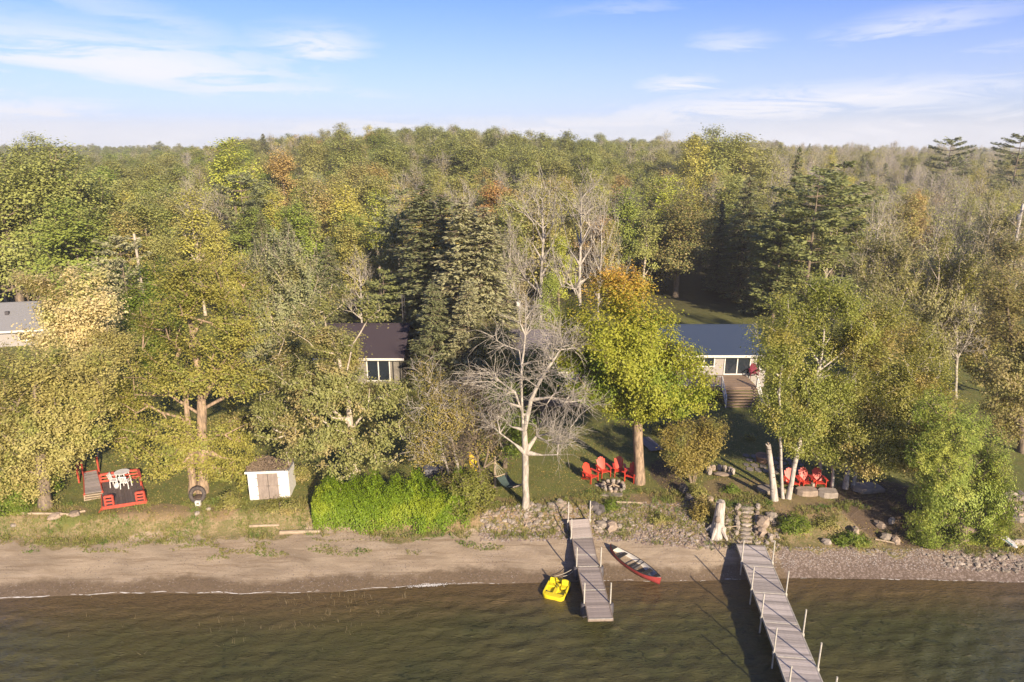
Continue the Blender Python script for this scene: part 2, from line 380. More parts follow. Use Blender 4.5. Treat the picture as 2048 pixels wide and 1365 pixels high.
# ------------------------------------------------------------------ lake
wx = np.concatenate([-np.geomspace(900, 46, 20), np.linspace(-44, 44, 353), np.geomspace(46, 900, 20)])
wy = np.concatenate([-np.geomspace(880, 10, 16), np.linspace(-9, 13, 8), np.linspace(14, 34.5, 165)])
WX, WY = np.meshgrid(wx, wy); dep = np.clip(-(hz(WX, WY)), -1, 3)
def ripple(x, y):
    z = 0
    r_ = np.random.default_rng(3)
    for k in range(30):
        a = R(-62 + r_.normal(0, 34)); lam = r_.uniform(0.3, 1.25); ph = r_.uniform(0, 6.28)
        q = 2 * np.pi / lam * (x * np.cos(a) + y * np.sin(a)) + ph + 1.1 * np.sin(x * r_.uniform(.1, .4) + y * r_.uniform(.1, .4) + ph)
        z = z + 0.0095 * (.35 + .65 * (.5 + .5 * np.sin(x * r_.uniform(.15, .7) + ph * 3) * np.sin(y * r_.uniform(.3, .9) + ph))) * 1.25 * lam ** 0.9 * (1 - np.abs(np.sin(q / 2))) * 2
    return z - 0.12
WZ = ripple(WX, WY) * smooth(0.0, 0.25, dep) * smooth(-200, 0, WY)
idx = np.arange(WX.size).reshape(WX.shape)
quads = np.stack([idx[:-1, :-1], idx[:-1, 1:], idx[1:, 1:], idx[1:, :-1]], -1).reshape(-1, 4)
wm = np_mesh('water', np.stack([WX, WY, WZ], -1), quads, smooth=True)
at = wm.attributes.new('depth', 'FLOAT', 'POINT'); at.data.foreach_set('value', dep.astype(np.float32).ravel())
def ridge(N, v, sc, det=4, dist=.5):
    n = N.n('ShaderNodeTexNoise'); N.t.links.new(v, n.inputs['Vector']); n.noise_type = 'RIDGED_MULTIFRACTAL'; n.normalize = True
    n.inputs['Scale'].default_value = sc; n.inputs['Detail'].default_value = det; n.inputs['Distortion'].default_value = dist; return n.outputs[0]
m, N = new_mat('lake_water'); tcn = N.n('ShaderNodeTexCoord'); ov = tcn.outputs['Object']
D = N.n('ShaderNodeAttribute', attribute_name='depth').outputs['Fac']
v1 = N.mapping(ov, (0.28, 1.0, 1), (0, 0, R(-14))); nA = N.noise(v1, 1.5, 4, 0.6, 0.6)
v2 = N.mapping(ov, (0.5, 1.3, 1), (0, 0, R(-20))); nB = N.noise(v2, 7.5, 5, 0.7, 0.5)
nC = N.noise(ov, 0.16, 4, 0.6); nD = N.noise(N.mapping(ov, (1, 1.6, 1), (0, 0, R(30))), 2.3, 4, 0.6, 0.5)
rA = ridge(N, N.mapping(ov, (0.30, 1.1, 1), (0, 0, R(-16))), 2.4); rB = ridge(N, N.mapping(ov, (0.5, 1.3, 1), (0, 0, R(-24))), 6.5)
dc = N.mix(N.mr(nC, 0.4, 0.62), (0.056, 0.052, 0.019), (0.042, 0.044, 0.016))
dc = N.mix(N.mr(rA, 0.30, 0.75, 0, .75), dc, (0.100, 0.086, 0.038)); dc = N.mix(N.mr(rB, 0.35, 0.8, 0, .55), dc, (0.125, 0.110, 0.060)); dc = N.mix(N.mr(nB, 0.30, 0.5, .5, 0), dc, (0.030, 0.032, 0.013))  # ripple light and shade painted into the colour: pale crest lines, darker troughs
dc = N.mix(N.math('MULTIPLY', N.mr(nD, 0.56, 0.64, 0, .8), N.mr(nC, 0.42, 0.56)), dc, (0.016, 0.020, 0.008))
sh = N.mix(N.mr(nB, 0.4, 0.65), (0.10, 0.068, 0.032), (0.07, 0.048, 0.022))
col = N.mix(N.mr(N.math('ADD', D, N.math('MULTIPLY', N.math('SUBTRACT', nA, .5), .3)), 0.02, 0.62), sh, dc)
b = N.n('ShaderNodeBsdfPrincipled'); N.set(b.inputs['Base Color'], col); b.inputs['Roughness'].default_value = 0.06; b.inputs['IOR'].default_value = 1.42
bm = N.n('ShaderNodeBump'); bm.inputs['Strength'].default_value = 0.5; bm.inputs['Distance'].default_value = 0.30
N.set(bm.inputs['Height'], N.math('ADD', N.math('MULTIPLY', rA, .35), N.math('MULTIPLY', N.math('ADD', rB, nB), .35))); N.t.links.new(bm.outputs[0], b.inputs['Normal'])
N.t.links.new(b.outputs[0], N.out.inputs[0]); wm.materials.append(m)
setp(link('water', wm), kind='structure')
FOAM = simple('foam', (0.72, 0.70, 0.66), rough=.6, bump=0)
fv, fq = [], []
for (xa, xb) in ((-33, 0.8), (5.0, 30)):
    x = xa
    while x < xb:
        L = rnd.uniform(.15, .9) * (1 if x < -6 else .45); wd = rnd.uniform(.008, .045) * (1 if x < -14 else .5)
        if rnd.random() < (.92 if x < -12 else (.62 if x < 0 else .3)):
            n = max(2, int(L / .14)); b0 = len(fv)
            for k in range(n + 1):
                xx = x + L * k / n; yy = float(shore(xx)) - .05 + .06 * math.sin(xx * 2.3) + rnd.uniform(-.025, .025); w_ = wd * math.sin(math.pi * (k + .3) / (n + .6)) * rnd.uniform(.6, 1.3)
                fv += [(xx, yy - w_, .022), (xx, yy + w_, .026)]
            fq += [(b0 + 2 * k, b0 + 2 * k + 2, b0 + 2 * k + 3, b0 + 2 * k + 1) for k in range(n)]
        x += L * rnd.uniform(.8, 1.6)
setp(link('shore_foam', np_mesh('shore_foam', fv, fq, mats=[FOAM])), 'broken white line of foam where the lake meets the sand', 'foam', kind='stuff')

# ------------------------------------------------------------------ trees
def tubes(edges_p, edges_c, rp, rc):
    """frustums for all edges, vectorised"""
    V, Q = [], []; off = 0
    P0 = np.asarray(edges_p); P1 = np.asarray(edges_c); rp = np.asarray(rp); rc = np.asarray(rc)
    for lo, hi, k in ((0.10, 99, 8), (0.035, 0.10, 5), (0, 0.035, 3)):
        sel = (rp >= lo) & (rp < hi)
        if not sel.any(): continue
        a, b_, ra, rb = P0[sel], P1[sel], rp[sel], rc[sel]
        d = b_ - a; L = np.linalg.norm(d, axis=1, keepdims=True) + 1e-6; d = d / L
        b_ = b_ + d * np.minimum(rb[:, None] * .5, .03)
        ref = np.where(np.abs(d[:, 2:3]) > .9, np.array([[1., 0, 0]]), np.array([[0, 0, 1.]]))
        x = np.cross(d, ref); x /= np.linalg.norm(x, axis=1, keepdims=True) + 1e-9; y = np.cross(d, x)
        ang = np.arange(k) * 2 * np.pi / k; c, s = np.cos(ang), np.sin(ang)
        ring = x[:, None, :] * c[None, :, None] + y[:, None, :] * s[None, :, None]
        v = np.concatenate([a[:, None, :] + ring * ra[:, None, None], b_[:, None, :] + ring * rb[:, None, None]], 1)
        n = len(a); base = off + np.arange(n)[:, None] * 2 * k; i = np.arange(k)[None, :]; j = (i + 1) % k
        q = np.stack([base + i, base + j, base + k + j, base + k + i], -1).reshape(-1, 4)
        V.append(v.reshape(-1, 3)); Q.append(q); off += n * 2 * k
    return np.concatenate(V), np.concatenate(Q)
def leafquads(C, size, rg, upb=0.5, out=None, asp=0.7, long_dir=None, outb=0.6):
    n = len(C); nr = rg.normal(size=(n, 3)); nr /= np.linalg.norm(nr, axis=1, keepdims=True)
    nr[:, 2] = np.abs(nr[:, 2]); nr = nr + np.array([0, 0, upb])
    if out is not None: nr = nr + out * outb
    nr /= np.linalg.norm(nr, axis=1, keepdims=True)
    t = rg.normal(size=(n, 3)) if long_dir is None else long_dir + rg.normal(size=(n, 3)) * .25
    t = t - nr * (t * nr).sum(1, keepdims=True); t /= np.linalg.norm(t, axis=1, keepdims=True) + 1e-9
    bt = np.cross(nr, t); s = (size * rg.uniform(.65, 1.35, n))[:, None]
    v = np.stack([C - t * s * .5, C + bt * s * asp * .5 - t * s * .05, C + t * s * .5, C - bt * s * asp * .5 - t * s * .05], 1)
    return v.reshape(-1, 3), np.arange(n * 4).reshape(-1, 4)
def skeleton(trunks, tips, rbase, rg, rtip=0.014, sag=0.0, straight=.5, seg=0.8):
    pos, par = [], []
    for tr in trunks:
        pts = [np.array(p, float) for p in tr]; last = -1
        if len(pos) and tr is not trunks[0]:
            dd = [np.linalg.norm(pts[0] - q) for q in pos]; j = int(np.argmin(dd))
            if dd[j] < 1.5 and pts[0][2] > .3: last = j
        for i in range(len(pts)):
            if i == 0: pos.append(pts[0]); par.append(last); last = len(pos) - 1; continue
            L = np.linalg.norm(pts[i] - pts[i - 1]); n = max(1, int(L / seg))
            for k in range(1, n + 1):
                q = pts[i - 1] + (pts[i] - pts[i - 1]) * k / n + rg.normal(0, .03, 3) * (k < n)
                pos.append(q); par.append(last); last = len(pos) - 1
    ntrunk = len(pos); z0 = min(p[2] for p in pos); ztop = max(p[2] for p in pos)
    P = np.zeros((len(pos) + len(tips) * 14, 3)); P[:len(pos)] = pos; npos = len(pos); plen = np.zeros(len(P))
    for i in range(npos):
        if par[i] >= 0: plen[i] = plen[par[i]] + np.linalg.norm(P[i] - P[par[i]])
    zmin_attach = z0 + (ztop - z0) * 0.22
    T = np.asarray(tips); cen = P[:ntrunk]
    order = np.argsort([np.min(np.linalg.norm(cen - t, axis=1)) for t in T])
    tipn = []
    for oi in order:
        t = T[oi]; d = t - P[:npos]; dist = np.linalg.norm(d, axis=1)
        hor = np.hypot(d[:, 0], d[:, 1]); below = P[:npos, 2] - (t[2] - hor * straight)
        cost = dist + 1.6 * np.maximum(below, 0) + 0.22 * plen[:npos] + 50 * (P[:npos, 2] < min(zmin_attach, t[2])) 
        j = int(np.argmin(cost)); a = P[j]; L = dist[j]; n = max(1, min(12, int(L / seg)))
        mid = a + (t - a) * .5 + np.array([0, 0, L * (.12 - sag)]) + rg.normal(0, .08, 3) * L
        last = j
        for k in range(1, n + 1):
            u = k / n; q = (1 - u) ** 2 * a + 2 * u * (1 - u) * mid + u * u * t + rg.normal(0, .05, 3) * (k < n)
            if npos >= len(P): break
            P[npos] = q; par.append(last); plen[npos] = plen[last] + np.linalg.norm(q - P[last]); last = npos; npos += 1
        tipn.append(last)
    cnt = np.zeros(npos); 
    for t in tipn: cnt[t] += 1
    cnt[:ntrunk] += 0.4
    for i in range(npos - 1, -1, -1):
        if par[i] >= 0: cnt[par[i]] += cnt[i]
    tot = cnt.max(); r = np.maximum(rtip, rbase * (cnt / tot) ** 0.52)
    for i in range(ntrunk):   # flare
        r[i] *= 1 + 0.35 * math.exp(-(P[i, 2] - z0) / .35)
    pr = np.array(par[:npos]); e = np.where(pr >= 0)[0]
    return P[:npos], pr, r, e, np.array(tipn)
def twigs(P, pr, nodes, n, L, rg, r0=.012, droop=.1, seg=3, up=.2):
    a_, b_, ra, rb = [], [], [], []; ends = []
    for i in nodes:
        base = P[i]; d0 = base - P[pr[i]] if pr[i] >= 0 else np.array([0, 0, 1.]); d0 = d0 / (np.linalg.norm(d0) + 1e-6)
        for k in range(n):
            d = d0 + rg.normal(0, .62, 3); d[2] += up; d /= np.linalg.norm(d); l = L * rg.uniform(.4, 1.15); p = base
            for s in range(seg):
                q = p + d * l / seg; a_.append(p); b_.append(q); f = 1 - s / seg
                ra.append(r0 * (.5 + .5 * f)); rb.append(r0 * (.5 + .5 * (f - 1 / seg))); 
                if s == 1 and rg.random() < .8:
                    d2 = d + rg.normal(0, .6, 3); d2 /= np.linalg.norm(d2); a_.append(q); b_.append(q + d2 * l * .5); ra.append(r0 * .6); rb.append(r0 * .4)
                d = d + rg.normal(0, .22, 3) + np.array([0, 0, -droop]); d /= np.linalg.norm(d); p = q
            ends.append(p)
    return a_, b_, ra, rb, np.array(ends)
def blob_tips(blobs, n, rg, shell=.45):
    vol = np.array([b[3] * b[4] * b[5] for b in blobs]) ** .75; k = rg.choice(len(blobs), n, p=vol / vol.sum())
    B = np.array(blobs)[k]; d = rg.normal(size=(n, 3)); d /= np.linalg.norm(d, axis=1, keepdims=True)
    r = rg.random(n) ** shell
    return B[:, :3] + d * B[:, 3:6] * r[:, None]
STAT = {'leaves': 0, 'wood': 0}
def tree(name, label, cat, base, trunks, blobs, ntips, leaf_mat, bark_mat, nl=70, cr=.42, size=.17, rbase=.22, seed=1, upb=.5, asp=.7, tw=0, twL=.8, twr=.012,
         straight=.5, vertical=0, sag=0, rtip=.014, group=None, depth=None, shell=.45, outb=.6, twn=1.0, droop=.1, twup=.2, tiplocal=None):
    """base: px of the foot; trunks/blobs in px at the tree's own distance, blobs (px,py,rx,ry[,dy])"""
    nl = int(nl * (1.62 if size > .12 else 1.25)); size *= .80 if size > .12 else .95
    rg = np.random.default_rng(seed); B = GG(*base) if not isinstance(base, Vector) else base; Y = B.y
    root = empty(name, B, 0, label, cat, group)
    sc = math.hypot(Y, HC * .4) / F
    def loc(px, py, dy=0): p = PY(px, py, Y + dy); return (p.x - B.x, p.y - B.y, p.z - B.z)
    TR = []; ntips = int(ntips * 1.2)
    for i, tr in enumerate(trunks):
        pts = [loc(*q) for q in tr]
        if i == 0 or tr[0][1] > base[1] - 25: pts[0] = (pts[0][0], pts[0][1], -0.15)
        TR.append(pts)
    BL = []
    for q in blobs:
        dy = q[4] if len(q) > 4 else rg.uniform(-1, 1) * min(q[2], 90) * sc * .7
        c = loc(q[0], q[1], dy); rz = q[3] * sc * 1.04
        BL.append((*c, q[2] * sc * 1.06, max(q[2], q[3]) * sc * .9, rz))
    tips = blob_tips(BL, ntips, rg, shell)
    P, pr, r, e, tn = skeleton(TR, tips, rbase, rg, rtip=rtip, straight=straight, sag=sag)
    a_, b_, ra, rb = list(P[pr[e]]), list(P[e]), list(r[pr[e]]), list(r[e])
    ends = P[tn]
    if tw:
        sel = tn if twn >= 1 else rg.choice(tn, int(len(tn) * twn), replace=False)
        x = twigs(P, pr, sel, tw, twL, rg, twr, droop, up=twup); a_ += x[0]; b_ += x[1]; ra += x[2]; rb += x[3]
    V, Q = tubes(a_, b_, ra, rb)
    link('trunk', np_mesh('trunk', V, Q, mats=[bark_mat], smooth=True), root); STAT['wood'] += len(Q) * 2
    if nl:
        n = len(ends) * nl; k = np.repeat(np.arange(len(ends)), nl); off = rg.normal(0, 1, (n, 3))
        off *= cr * rg.uniform(.5, 1.25, len(ends))[k][:, None]; off[:, 2] *= .65
        if vertical: off[:, 2] *= vertical; off[:, :2] *= .6
        tw_dir = ends - P[np.maximum(pr[tn], 0)]; tw_dir /= np.linalg.norm(tw_dir, axis=1, keepdims=True) + 1e-6
        C = ends[k] + off * .82 - tw_dir[k] * (rg.random(n) * 2.6 * cr)[:, None]; C[:, 2] = np.maximum(C[:, 2], .1)
        cc = np.array(BL)[:, :3].mean(0); o = C - cc; o /= np.linalg.norm(o, axis=1, keepdims=True) + 1e-6
        ld = None
        if vertical: ld = o * .5 + np.array([0, 0, 1.])
        kp = rg.random(n) < rg.choice([.35, .8, 1, 1], len(ends))[k]; C = C[kp]; o = o[kp]; ld = ld[kp] if ld is not None else None
        V, Q = leafquads(C, size, rg, upb, o, asp, ld, outb + .3)
        link('crown', np_mesh('crown', V, Q, mats=[leaf_mat] if not isinstance(leaf_mat, list) else leaf_mat), root); STAT['leaves'] += len(Q) * 2
    return root
# ------------------------------------------------------------------ foreground trees
F_YEL = foliage('leaf_yellow_green', (0.36, 0.32, 0.075), (0.27, 0.265, 0.06), (0.22, 0.235, 0.055))
F_PALE = foliage('leaf_pale_yellow', (0.46, 0.39, 0.15), (0.33, 0.31, 0.10), (0.26, 0.27, 0.07))
F_PINK = foliage('leaf_peach', (0.62, 0.50, 0.28), (0.52, 0.45, 0.22), (0.45, 0.42, 0.17))
F_OLIVE = foliage('leaf_olive', (0.32, 0.30, 0.09), (0.21, 0.21, 0.06), (0.36, 0.29, 0.12))
F_OAK = foliage('leaf_oak', (0.33, 0.32, 0.12), (0.21, 0.225, 0.07), (0.38, 0.31, 0.14))
F_SILVER = foliage('leaf_silver', (0.36, 0.36, 0.20), (0.24, 0.26, 0.12), (0.33, 0.31, 0.13))
F_BRIGHT = foliage('leaf_bright', (0.18, 0.235, 0.032), (0.125, 0.18, 0.026), (0.22, 0.245, 0.045))
F_MAPLE = foliage('leaf_maple', (0.36, 0.35, 0.045), (0.26, 0.29, 0.035), (0.17, 0.23, 0.028), top=((0.56, 0.33, 0.065), 11.2, 16.5), nscale=.42)
F_GOLD = foliage('leaf_golden', (0.36, 0.28, 0.08), (0.26, 0.225, 0.065), (0.21, 0.21, 0.06))
F_BIRCH = foliage('leaf_birch', (0.32, 0.325, 0.075), (0.21, 0.24, 0.055), (0.38, 0.34, 0.09))
F_BIRCH2 = foliage('leaf_birch_tan', (0.36, 0.33, 0.09), (0.24, 0.255, 0.065), (0.40, 0.32, 0.12))
F_CEDAR = foliage('leaf_cedar', (0.30, 0.355, 0.07), (0.185, 0.24, 0.045), (0.36, 0.38, 0.08), trans=.25)
F_HEDGE = foliage('leaf_hedge', (0.165, 0.235, 0.014), (0.100, 0.165, 0.010), (0.20, 0.25, 0.018), trans=.2)
F_MAPLE2 = foliage('leaf_silver_maple', (0.36, 0.32, 0.16), (0.24, 0.24, 0.09), (0.29, 0.27, 0.085))
F_EDGE = foliage('leaf_brownish', (0.36, 0.28, 0.13), (0.24, 0.23, 0.08), (0.28, 0.26, 0.09))
F_TINT = foliage('leaf_forest', trans=.25)

tree('maple_tree', 'yellow green maple turning orange at the top, beside the ring of red chairs', 'tree', (1280, 966),
     [[(1279, 966), (1277, 905), (1275, 850), (1268, 790), (1255, 700), (1240, 620), (1233, 560)], [(1274, 840), (1300, 780), (1345, 730), (1390, 730)], [(1272, 830), (1225, 770), (1180, 700), (1150, 640)]],
     [(1232, 578, 62, 46), (1255, 560, 40, 30), (1150, 632, 46, 40), (1122, 655, 26, 26), (1135, 715, 40, 26), (1165, 775, 40, 24), (1285, 640, 40, 48), (1225, 665, 95, 55), (1150, 690, 42, 40), (1335, 735, 62, 44), (1250, 755, 80, 55), (1400, 742, 38, 26),
      (1350, 800, 66, 28), (1270, 808, 60, 26), (1385, 698, 16, 14), (1300, 700, 50, 40), (1215, 800, 30, 26), (1205, 730, 50, 40), (1405, 800, 26, 20), (1345, 690, 34, 30), (1320, 640, 26, 30), (1310, 760, 60, 40, -2), (1230, 700, 60, 50, -2.2)],
     640, F_MAPLE, BARK_TAN, nl=108, cr=.42, size=.18, rbase=.32, seed=3, upb=.4, shell=.38)
tree('dead_tree', 'bare pale dead tree with a tangle of fine twigs, standing above the rock bank', 'dead tree', (1051, 1014),
     [[(1051, 1014), (1051, 940), (1049, 870), (1044, 815), (1043, 760), (1048, 700), (1051, 640), (1051, 600)], [(1049, 860), (1062, 800), (1090, 745), (1120, 700)], [(1046, 830), (1030, 785), (985, 750), (955, 735)]],
     [(1051, 628, 26, 36), (1015, 680, 34, 30), (1098, 685, 40, 34), (970, 758, 40, 18), (1130, 800, 50, 12), (1170, 812, 24, 14), (1105, 865, 50, 24), (1010, 790, 36, 28), (1085, 750, 40, 28), (1000, 850, 34, 26), (1140, 690, 22, 28), (1120, 890, 34, 20)],
     170, None, BARK_DEAD, nl=0, rbase=.20, seed=5, tw=6, twL=1.45, twr=.0125, rtip=.017, droop=.16, twup=.1, straight=.2)
tree('oak_tree', 'crooked limbed oak with sparse olive leaves, rising behind the clipped green hedge', 'tree', (706, 985),
     [[(706, 985), (703, 920), (700, 840), (692, 770), (676, 710), (655, 665), (640, 610)], [(700, 850), (640, 800), (580, 770), (520, 790)], [(702, 890), (660, 860), (600, 880), (550, 860)], [(690, 760), (705, 690), (735, 640), (760, 620)], [(702, 860), (750, 800), (790, 780)], [(703, 900), (760, 870), (800, 850)]],
     [(735, 612, 42, 34), (665, 680, 44, 34), (650, 735, 50, 30), (700, 745, 34, 22), (665, 590, 40, 28), (600, 645, 60, 40), (660, 680, 40, 30), (560, 745, 66, 44), (640, 770, 66, 50), (745, 790, 60, 40), (795, 825, 34, 40), (560, 845, 62, 40), (640, 870, 70, 40), (750, 890, 70, 44), (540, 810, 40, 30), (690, 930, 60, 24), (600, 905, 50, 28), (815, 770, 14, 20)],
     360, F_OAK, BARK_PALE, nl=68, cr=.33, size=.19, rbase=.27, seed=8, rtip=.022, shell=.4, straight=.2)
tree('boxelder_tree', 'tall pale barked tree with yellow olive leaves, forking beside the tyre and shed', 'tree', (405, 985),
     [[(405, 988), (405, 900), (403, 800), (396, 740), (385, 670), (372, 600), (365, 540)], [(385, 985), (381, 880), (372, 790), (350, 720)], [(404, 800), (440, 740), (470, 690), (490, 620)], [(404, 820), (460, 790), (520, 770)], [(402, 830), (340, 790), (270, 790)], [(404, 870), (450, 870), (490, 850)]],
     [(395, 545, 85, 55), (325, 640, 72, 52), (455, 640, 85, 70), (285, 740, 66, 50), (385, 730, 100, 60), (490, 750, 60, 60), (265, 840, 62, 50), (345, 880, 85, 44), (465, 880, 60, 50), (235, 790, 50, 44), (320, 935, 60, 26), (480, 560, 50, 50), (350, 590, 60, 50), (250, 890, 40, 40), (450, 940, 60, 26)],
     560, F_YEL, BARK_TAN, nl=66, cr=.36, size=.17, rbase=.33, seed=12, rtip=.018, shell=.4)
tree('lakeside_tree', 'broad yellow green tree at the far left, arching over the beach bank', 'tree', (92, 1015),
     [[(92, 1015), (85, 940), (75, 860), (70, 780), (80, 700)], [(80, 900), (120, 850), (160, 800)], [(78, 860), (30, 820), (-20, 780)]],
     [(50, 790, 95, 70), (120, 850, 95, 60), (40, 890, 80, 60), (150, 745, 75, 55), (80, 715, 80, 46), (25, 960, 55, 45), (120, 930, 45, 34), (-40, 850, 60, 80), (190, 800, 44, 44), (170, 880, 40, 36), (20, 1000, 44, 24), (200, 720, 40, 40), (75, 975, 40, 34), (-20, 730, 50, 50)],
     560, F_PALE, BARK, nl=85, cr=.38, size=.17, rbase=.34, seed=14, shell=.4)
tree('small_tree', 'low bright green tree tucked under the broad lakeside tree at far left', 'tree', (52, 1010),
     [[(52, 1010), (50, 950), (46, 910)]], [(40, 960, 50, 40), (90, 955, 36, 30), (20, 1000, 36, 22)], 110, F_BRIGHT, BARK, nl=70, cr=.3, size=.14, rbase=.1, seed=141)
tree('peach_tree', 'peach and cream coloured tree in front of the far left grey roof', 'tree', (150, 850),
     [[(150, 850), (150, 760), (148, 680), (145, 600), (140, 540)], [(150, 700), (90, 620), (50, 560)], [(150, 690), (190, 620), (200, 560)]],
     [(62, 555, 44, 22), (110, 548, 46, 30), (170, 545, 36, 32), (195, 600, 44, 36), (140, 615, 66, 40), (110, 665, 70, 36), (185, 670, 60, 44), (150, 720, 80, 40), (78, 575, 30, 16)],
     260, F_PINK, BARK, nl=70, cr=.42, size=.22, rbase=.24, seed=15, rtip=.02)
tree('cream_tree', 'pale cream yellow tree filling the space between peach tree and forked tree', 'tree', (210, 860),
     [[(210, 860), (210, 780), (212, 700), (215, 640)]], [(210, 690, 56, 44), (235, 740, 56, 50), (180, 760, 60, 50), (235, 810, 60, 44), (255, 680, 40, 30)], 170, F_PALE, BARK, nl=70, cr=.4, size=.19, rbase=.2, seed=16)
tree('green_tree', 'bright green rounded tree right of the peach coloured tree', 'tree', (300, 770),
     [[(300, 770), (300, 700), (302, 620), (305, 560)]], [(300, 545, 44, 40), (315, 600, 50, 40), (275, 600, 40, 40), (290, 660, 55, 45), (345, 620, 40, 50), (300, 710, 50, 40)], 230, F_BRIGHT, BARK, nl=80, cr=.45, size=.24, rbase=.22, seed=17)
tree('poplar_tree', 'silvery green upright poplar above the left house', 'tree', (560, 770),
     [[(560, 770), (560, 700), (560, 620), (562, 540), (562, 490)], [(560, 690), (530, 600), (510, 520)], [(560, 680), (600, 590), (615, 520)]],
     [(560, 520, 44, 62), (520, 545, 40, 62), (600, 545, 42, 60), (490, 600, 36, 60), (625, 610, 30, 50), (560, 610, 60, 60), (580, 680, 66, 44), (510, 680, 44, 40)],
     330, F_SILVER, BARK_PALE, nl=60, cr=.5, size=.23, rbase=.28, seed=18, vertical=1.9, straight=1.2, tw=1, twL=1.2, twup=.9, droop=-.1)
tree('olive_tree', 'olive green bushy tree below the silvery poplar', 'tree', (590, 850),
     [[(590, 850), (590, 780), (592, 720), (592, 660)]], [(590, 690, 50, 40), (560, 740, 50, 40), (620, 750, 50, 40), (590, 800, 60, 40), (540, 800, 40, 40), (470, 850, 60, 40)], 200, F_OLIVE, BARK, nl=70, cr=.4, size=.2, rbase=.2, seed=19)
tree('yard_tree', 'olive tree screening the left side of the cream house', 'tree', (672, 835),
     [[(672, 835), (670, 770), (668, 700)]], [(662, 690, 38, 36), (688, 680, 26, 36), (704, 675, 18, 26), (694, 725, 26, 24), (712, 715, 22, 20), (650, 745, 44, 36), (715, 785, 50, 24), (690, 770, 40, 22), (770, 782, 44, 18)], 300, F_OLIVE, BARK, nl=60, cr=.4, size=.18, rbase=.16, seed=191)
tree('yard_tree', 'dull green tree beside the mauve roof, behind the dead tree', 'tree', (1085, 830),
     [[(1085, 830), (1084, 770), (1080, 720)]], [(1080, 715, 44, 34), (1050, 760, 50, 30), (1110, 760, 40, 30)], 150, F_BRIGHT, BARK, nl=60, cr=.4, size=.18, rbase=.14, seed=192)
tree('yard_tree', 'olive tree covering the left end of the mauve roof', 'tree', (985, 800),
     [[(985, 800), (984, 740), (983, 690)]], [(985, 670, 30, 36), (1005, 700, 34, 40), (970, 740, 44, 34)], 150, F_OLIVE, BARK, nl=60, cr=.4, size=.19, rbase=.14, seed=193)
tree('thin_birch', 'slender leaning birch with thin golden leaves between hedge and dead tree', 'tree', (925, 985),
     [[(925, 985), (915, 930), (900, 870), (885, 820), (862, 770), (850, 725)], [(900, 870), (912, 810), (925, 770)], [(905, 985), (890, 920), (868, 860)]],
     [(850, 745, 36, 32), (885, 790, 50, 40), (840, 820, 36, 44), (915, 800, 34, 44), (870, 870, 60, 40), (845, 905, 44, 26), (900, 830, 44, 40)],
     230, F_GOLD, BARK_BIRCH, nl=42, cr=.34, size=.13, rbase=.09, seed=20, tw=3, twL=.7, twr=.010, straight=.6)
tree('twiggy_tree', 'brown mostly bare twiggy tree right of the slender birch', 'tree', (965, 985),
     [[(965, 985), (955, 920), (945, 850), (938, 790)], [(958, 985), (975, 910), (985, 850)]],
     [(940, 790, 30, 36), (960, 850, 44, 44), (980, 900, 40, 36), (930, 900, 40, 30), (985, 840, 30, 40), (915, 925, 34, 28)],
     150, F_GOLD, BARK, nl=10, cr=.4, size=.12, rbase=.09, seed=21, tw=6, twL=1.1, twr=.012, droop=.18)
tree('leafy_tree', 'mid green leafy tree behind the bare dead tree', 'tree', (1010, 935),
     [[(1010, 935), (1012, 870), (1008, 800)]], [(1000, 790, 40, 40), (1020, 840, 44, 40), (990, 870, 44, 40), (1030, 890, 34, 30), (960, 820, 36, 36)], 170, F_BRIGHT, BARK, nl=64, cr=.4, size=.18, rbase=.14, seed=22)
tree('golden_bush', 'golden green many stemmed bush right of the maple trunk', 'bush', (1386, 966),
     [[(1386, 966), (1390, 930), (1405, 880), (1425, 845)], [(1383, 966), (1370, 920), (1360, 870)], [(1388, 966), (1400, 920), (1430, 880)]],
     [(1392, 895, 44, 40), (1428, 852, 30, 26), (1355, 870, 34, 34), (1375, 930, 34, 26), (1420, 890, 30, 30), (1400, 845, 34, 22), (1345, 905, 24, 26)],
     260, F_GOLD, BARK, nl=62, cr=.28, size=.12, rbase=.08, seed=23)
# right-hand birches
tree('birch_tree', 'two stemmed white birch left of the red chairs, with olive gold leaves', 'birch', (1572, 997),
     [[(1566, 997), (1562, 930), (1560, 870), (1558, 790), (1565, 720), (1575, 650)], [(1576, 999), (1588, 935), (1602, 870), (1620, 790), (1640, 730), (1648, 660), (1640, 590)], [(1640, 740), (1680, 710), (1700, 675)]],
     [(1640, 572, 44, 26), (1585, 610, 40, 34), (1625, 625, 50, 36), (1535, 660, 40, 32), (1580, 690, 50, 34), (1530, 715, 32, 26), (1660, 680, 50, 40), (1720, 650, 34, 44), (1600, 750, 66, 40), (1550, 800, 44, 38), (1660, 780, 60, 50), (1590, 840, 66, 36), (1660, 860, 60, 34), (1690, 600, 36, 36), (1640, 900, 50, 18), (1590, 885, 36, 16)],
     700, F_BIRCH, BARK_BIRCH, nl=78, cr=.36, size=.14, rbase=.15, seed=24, shell=.38, rtip=.012, upb=.3)
